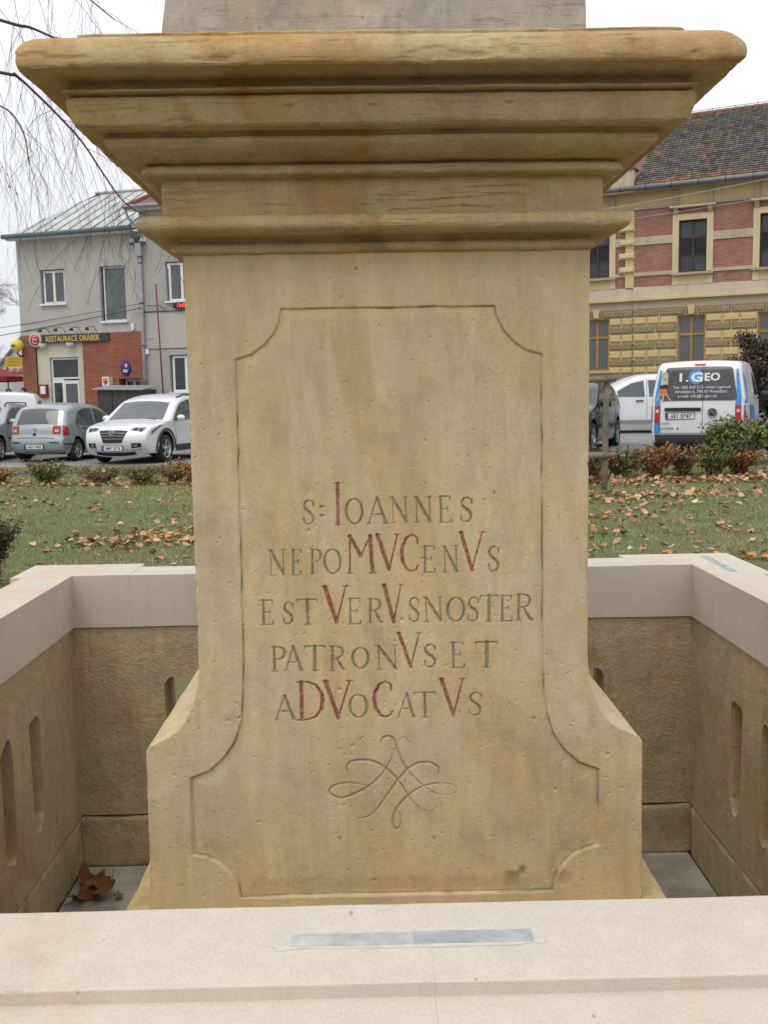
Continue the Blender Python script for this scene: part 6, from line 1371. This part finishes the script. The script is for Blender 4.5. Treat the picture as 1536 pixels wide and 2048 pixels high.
def droop(p, d, L, r, depth):
    n = 7; pts = [p.copy()]; d = d.normalized(); q = p.copy()
    for i in range(n):
        d = (d+Vector((r_.gauss(0, .13), r_.gauss(0, .13), -.16+r_.gauss(0, .06)))).normalized(); q = q+d*(L/n); pts.append(q.copy())
    tw.tube(pts, [r*(1-.75*i/n) for i in range(n+1)], 3, None, False)
    if depth > 0:
        for i in range(1, n):
            for _ in range(1 if r_.random() < .7 else 0): droop(pts[i], d+Vector((r_.gauss(0, .55), r_.gauss(0, .55), r_.gauss(-.1, .3))), L*r_.uniform(.28, .6), r*.6, depth-1)
    if r_.random() < .012:
        c = pts[-1]; s_ = .008; lf_.add([c, c+Vector((s_, 0, -s_)), c+Vector((0, s_*.4, -s_*2.4)), c+Vector((-s_, 0, -s_))], [(0, 1, 2, 3)], (.34, .17, .09))
for pts, Y, r0 in limbs:
    P_ = [pp(a, b, Y+(.0 if a > 0 else (-a/700)*(8.2-Y))) for a, b in pts]; C_ = catmull(P_, 5); n = len(C_)
    MB().tube([Vector(c) for c in C_], [r0*(1-.82*i/n)+.0018 for i in range(n)], 6).build('limb', BB, bt)
    for i in range(int(n*.30), n, 2):
        for _ in range(1):
            droop(Vector(C_[i]), Vector((r_.uniform(-.3, .8), r_.gauss(0, .4), r_.uniform(-.9, .15))), r_.uniform(.35, .95), .0020, 2)
for (px, py, L) in ((0, 20, 1.3), (25, -30, 1.5), (60, -40, 1.2), (100, -30, 1.1), (150, -40, .7), (190, -60, .6), (5, 220, 1.1), (50, 250, 1.1), (100, 290, .9), (-15, 120, 1.4), (-10, 300, 1.0), (20, 330, .8), (150, 300, .8), (130, 150, .8), (180, 330, .9), (210, 380, .75), (85, 130, .9)):
    droop(pp(px, py, 7+r_.uniform(-.6, .8)), Vector((r_.uniform(.0, .5), r_.gauss(0, .2), -1)), L*.9, .0021, 2)
o = tw.build('twigs', BB, bt); o['kind'] = 'stuff'; o = lf_.build('last_leaves', LEAFY, bt); o['kind'] = 'stuff'
# pale far trees behind the restaurant on the left
PALE = simple('hazed_twigs', (.40, .37, .40), .9, .12, 4); r_ = random.Random(21)  # pale grey lilac puts the haze of distance into the twig colour
for k, (x, y, h, lab) in enumerate(((-22.6, 58, 9.3, 'pale leafless tree showing its haze of twigs left of the restaurant roof'), (-20.9, 66, 9.0, 'second pale leafless tree closer to the restaurant wall'), (-25.8, 60, 8.0, 'pale leafless tree cut off by the left edge of the picture'))):
    ft = empty('far_tree', (x, y, 0), 0, lab, 'tree'); m = MB(); m.tube([(0, 0, 0), (.05, 0, h*.4), (0, 0, h*.95)], [.16, .11, .02], 6); m.build('trunk', PALE, ft); c = MB()
    def grow(p, d, L, r, dep):
        q = p+d*L; c.tube([p, (p+q)/2+Vector((r_.gauss(0, .04), 0, .05))*L, q], [r, r*.8, r*.55], 3, None, False)
        if dep:
            for _ in range(4): grow(p+(q-p)*r_.uniform(.35, 1), (d+Vector((r_.gauss(0, .55), r_.gauss(0, .55), r_.gauss(.05, .4)))).normalized(), L*r_.uniform(.5, .75), r*.6, dep-1)
    for i in range(15): a = r_.uniform(0, 6.28); grow(Vector((0, 0, h*r_.uniform(.15, .85))), Vector((math.cos(a), math.sin(a), r_.uniform(.3, 1.1))).normalized(), h*.17, .035, 4)
    o = c.build('twigs', PALE, ft); o['kind'] = 'stuff'

# two people on the terrace, only heads and shoulders above the van
SKIN = simple('skin', (.48, .27, .19), .55, .06, 20)
def person(loc, rz, coat, hair, label, head_turn=0, H=1.76, arm=0.0):
    root = empty('person', loc, rz, label, 'person'); s_ = H/1.76
    pts = {'pel': (0,0,.95,.15), 'wst': (0,0,1.10,.135), 'chs': (0,.01,1.32,.16), 'nkb': (0,0,1.48,.075), 'nk': (0,-.01,1.54,.055), 'hd0': (0,-.01,1.60,.075)}
    V = []; E = []; Rr_ = []; ix = {}
    def add(n, x, y, z, r): ix[n] = len(V); V.append((x*s_, y*s_, z*s_)); Rr_.append(r*s_)
    for k, v_ in pts.items(): add(k, *v_)
    for a, b in (('pel','wst'),('wst','chs'),('chs','nkb'),('nkb','nk'),('nk','hd0')): E.append((ix[a], ix[b]))
    add('hd1', 0, -.015, 1.66, .092); add('hd2', 0, -.005, 1.71, .07); E += [(ix['hd0'], ix['hd1']), (ix['hd1'], ix['hd2'])]
    add('nose', 0, -.105, 1.645, .014); E.append((ix['hd1'], ix['nose']))
    for sg, t in ((-1, 'l'), (1, 'r')):
        add('sh'+t, sg*.17, 0, 1.42, .07); add('el'+t, sg*.24, .02+arm*.0, 1.13, .048); add('wr'+t, sg*(.24-arm*.1), -.08-arm*.18, .93+arm*.2, .034); add('pm'+t, sg*(.235-arm*.1), -.11-arm*.2, .86+arm*.2, .036)
        E += [(ix['chs'], ix['sh'+t]), (ix['sh'+t], ix['el'+t]), (ix['el'+t], ix['wr'+t]), (ix['wr'+t], ix['pm'+t])]
        for q in range(4): add('f%s%d' % (t, q), sg*(.235-arm*.1)+(q-1.5)*.02*0, -.13-arm*.22+(q-1.5)*.022, .78+arm*.2-.01*abs(q-1.5), .009); E.append((ix['pm'+t], ix['f%s%d' % (t, q)]))
        add('th'+t, sg*(.20-arm*.1), -.16-arm*.2, .83+arm*.2, .011); E.append((ix['pm'+t], ix['th'+t]))
        add('hp'+t, sg*.09, 0, .88, .11); add('kn'+t, sg*.10, -.01, .50, .065); add('an'+t, sg*.10, .02, .10, .042); add('to'+t, sg*.11, -.15, .04, .04)
        E += [(ix['pel'], ix['hp'+t]), (ix['hp'+t], ix['kn'+t]), (ix['kn'+t], ix['an'+t]), (ix['an'+t], ix['to'+t])]
    me = bpy.data.meshes.new('body'); me.from_pydata(V, E, []); o = bpy.data.objects.new('body', me); link(o, None); me.materials.append(coat)
    o.modifiers.new('skin', 'SKIN'); me.skin_vertices[0].data[0].use_root = True
    for i, r in enumerate(Rr_): me.skin_vertices[0].data[i].radius = (r, r*.8 if i in (0, 1, 2) else r)
    sb = o.modifiers.new('sub', 'SUBSURF'); sb.levels = 2; sb.render_levels = 2
    dg = bpy.context.evaluated_depsgraph_get(); m2 = bpy.data.meshes.new_from_object(o.evaluated_get(dg)); m2.name = 'body'; bpy.data.objects.remove(o)
    m2.materials.clear(); m2.materials.append(coat); m2.materials.append(SKIN); m2.materials.append(simple('trousers', (.04, .045, .06), .9) if 'trousers' not in bpy.data.materials else bpy.data.materials['trousers'])
    for p in m2.polygons:
        p.use_smooth = True; z = p.center.z/s_; p.material_index = 1 if (z > 1.52 or (z < .90+arm*.2 and abs(p.center.x) > .19*s_)) else (2 if z < .92 else 0)
    o = bpy.data.objects.new('body', m2); link(o, root)
    hm = MB(); vs_ = []; 
    for i in range(9):
        th = math.pi*.62*i/8
        for k in range(16):
            a = 2*math.pi*k/16; fr = 1.0 if math.sin(a) > -.35 else .62; t2 = th*fr
            vs_.append((math.sin(t2)*math.cos(a)*.098*s_, (math.sin(t2)*math.sin(a)*.108+.012)*s_, (1.675+math.cos(t2)*.108)*s_))
    hm.add(vs_, [(i*16+k, i*16+(k+1) % 16, (i+1)*16+(k+1) % 16, (i+1)*16+k) for i in range(8) for k in range(16)], None, True); hm.build('hair', hair, root)
    for sg in (-1, 1):
        MB().lathe([(0, -.006), (.011, -.004), (.013, 0)], 8, (sg*.034*s_, -.098*s_, 1.668*s_), 1).build('eye', INK, root); MB().lathe([(0, -.02), (.012, -.015), (.016, .012), (0, .02)], 8, (sg*.094*s_, 0, 1.65*s_), 1).build('ear', SKIN, root)
    MB().box(-.022*s_, .022*s_, -.098*s_, -.09*s_, 1.604*s_, 1.612*s_).build('mouth', simple('lips', (.3, .12, .1), .6) if 'lips' not in bpy.data.materials else bpy.data.materials['lips'], root)
    return root
person((-13.02, 36.5, .43), rad(20), simple('grey_jacket', (.25, .24, .24), .9), simple('brown_hair', (.07, .035, .02), .7), 'dark haired person in a grey jacket standing left, beyond the white van', 0, 1.74, .5)
person((-12.45, 36.4, .43), rad(-60), simple('blue_jacket', (.05, .16, .32), .9), simple('black_hair', (.03, .02, .018), .7), 'dark haired person in a blue jacket nearest the brick corner', 0, 1.76, .3)
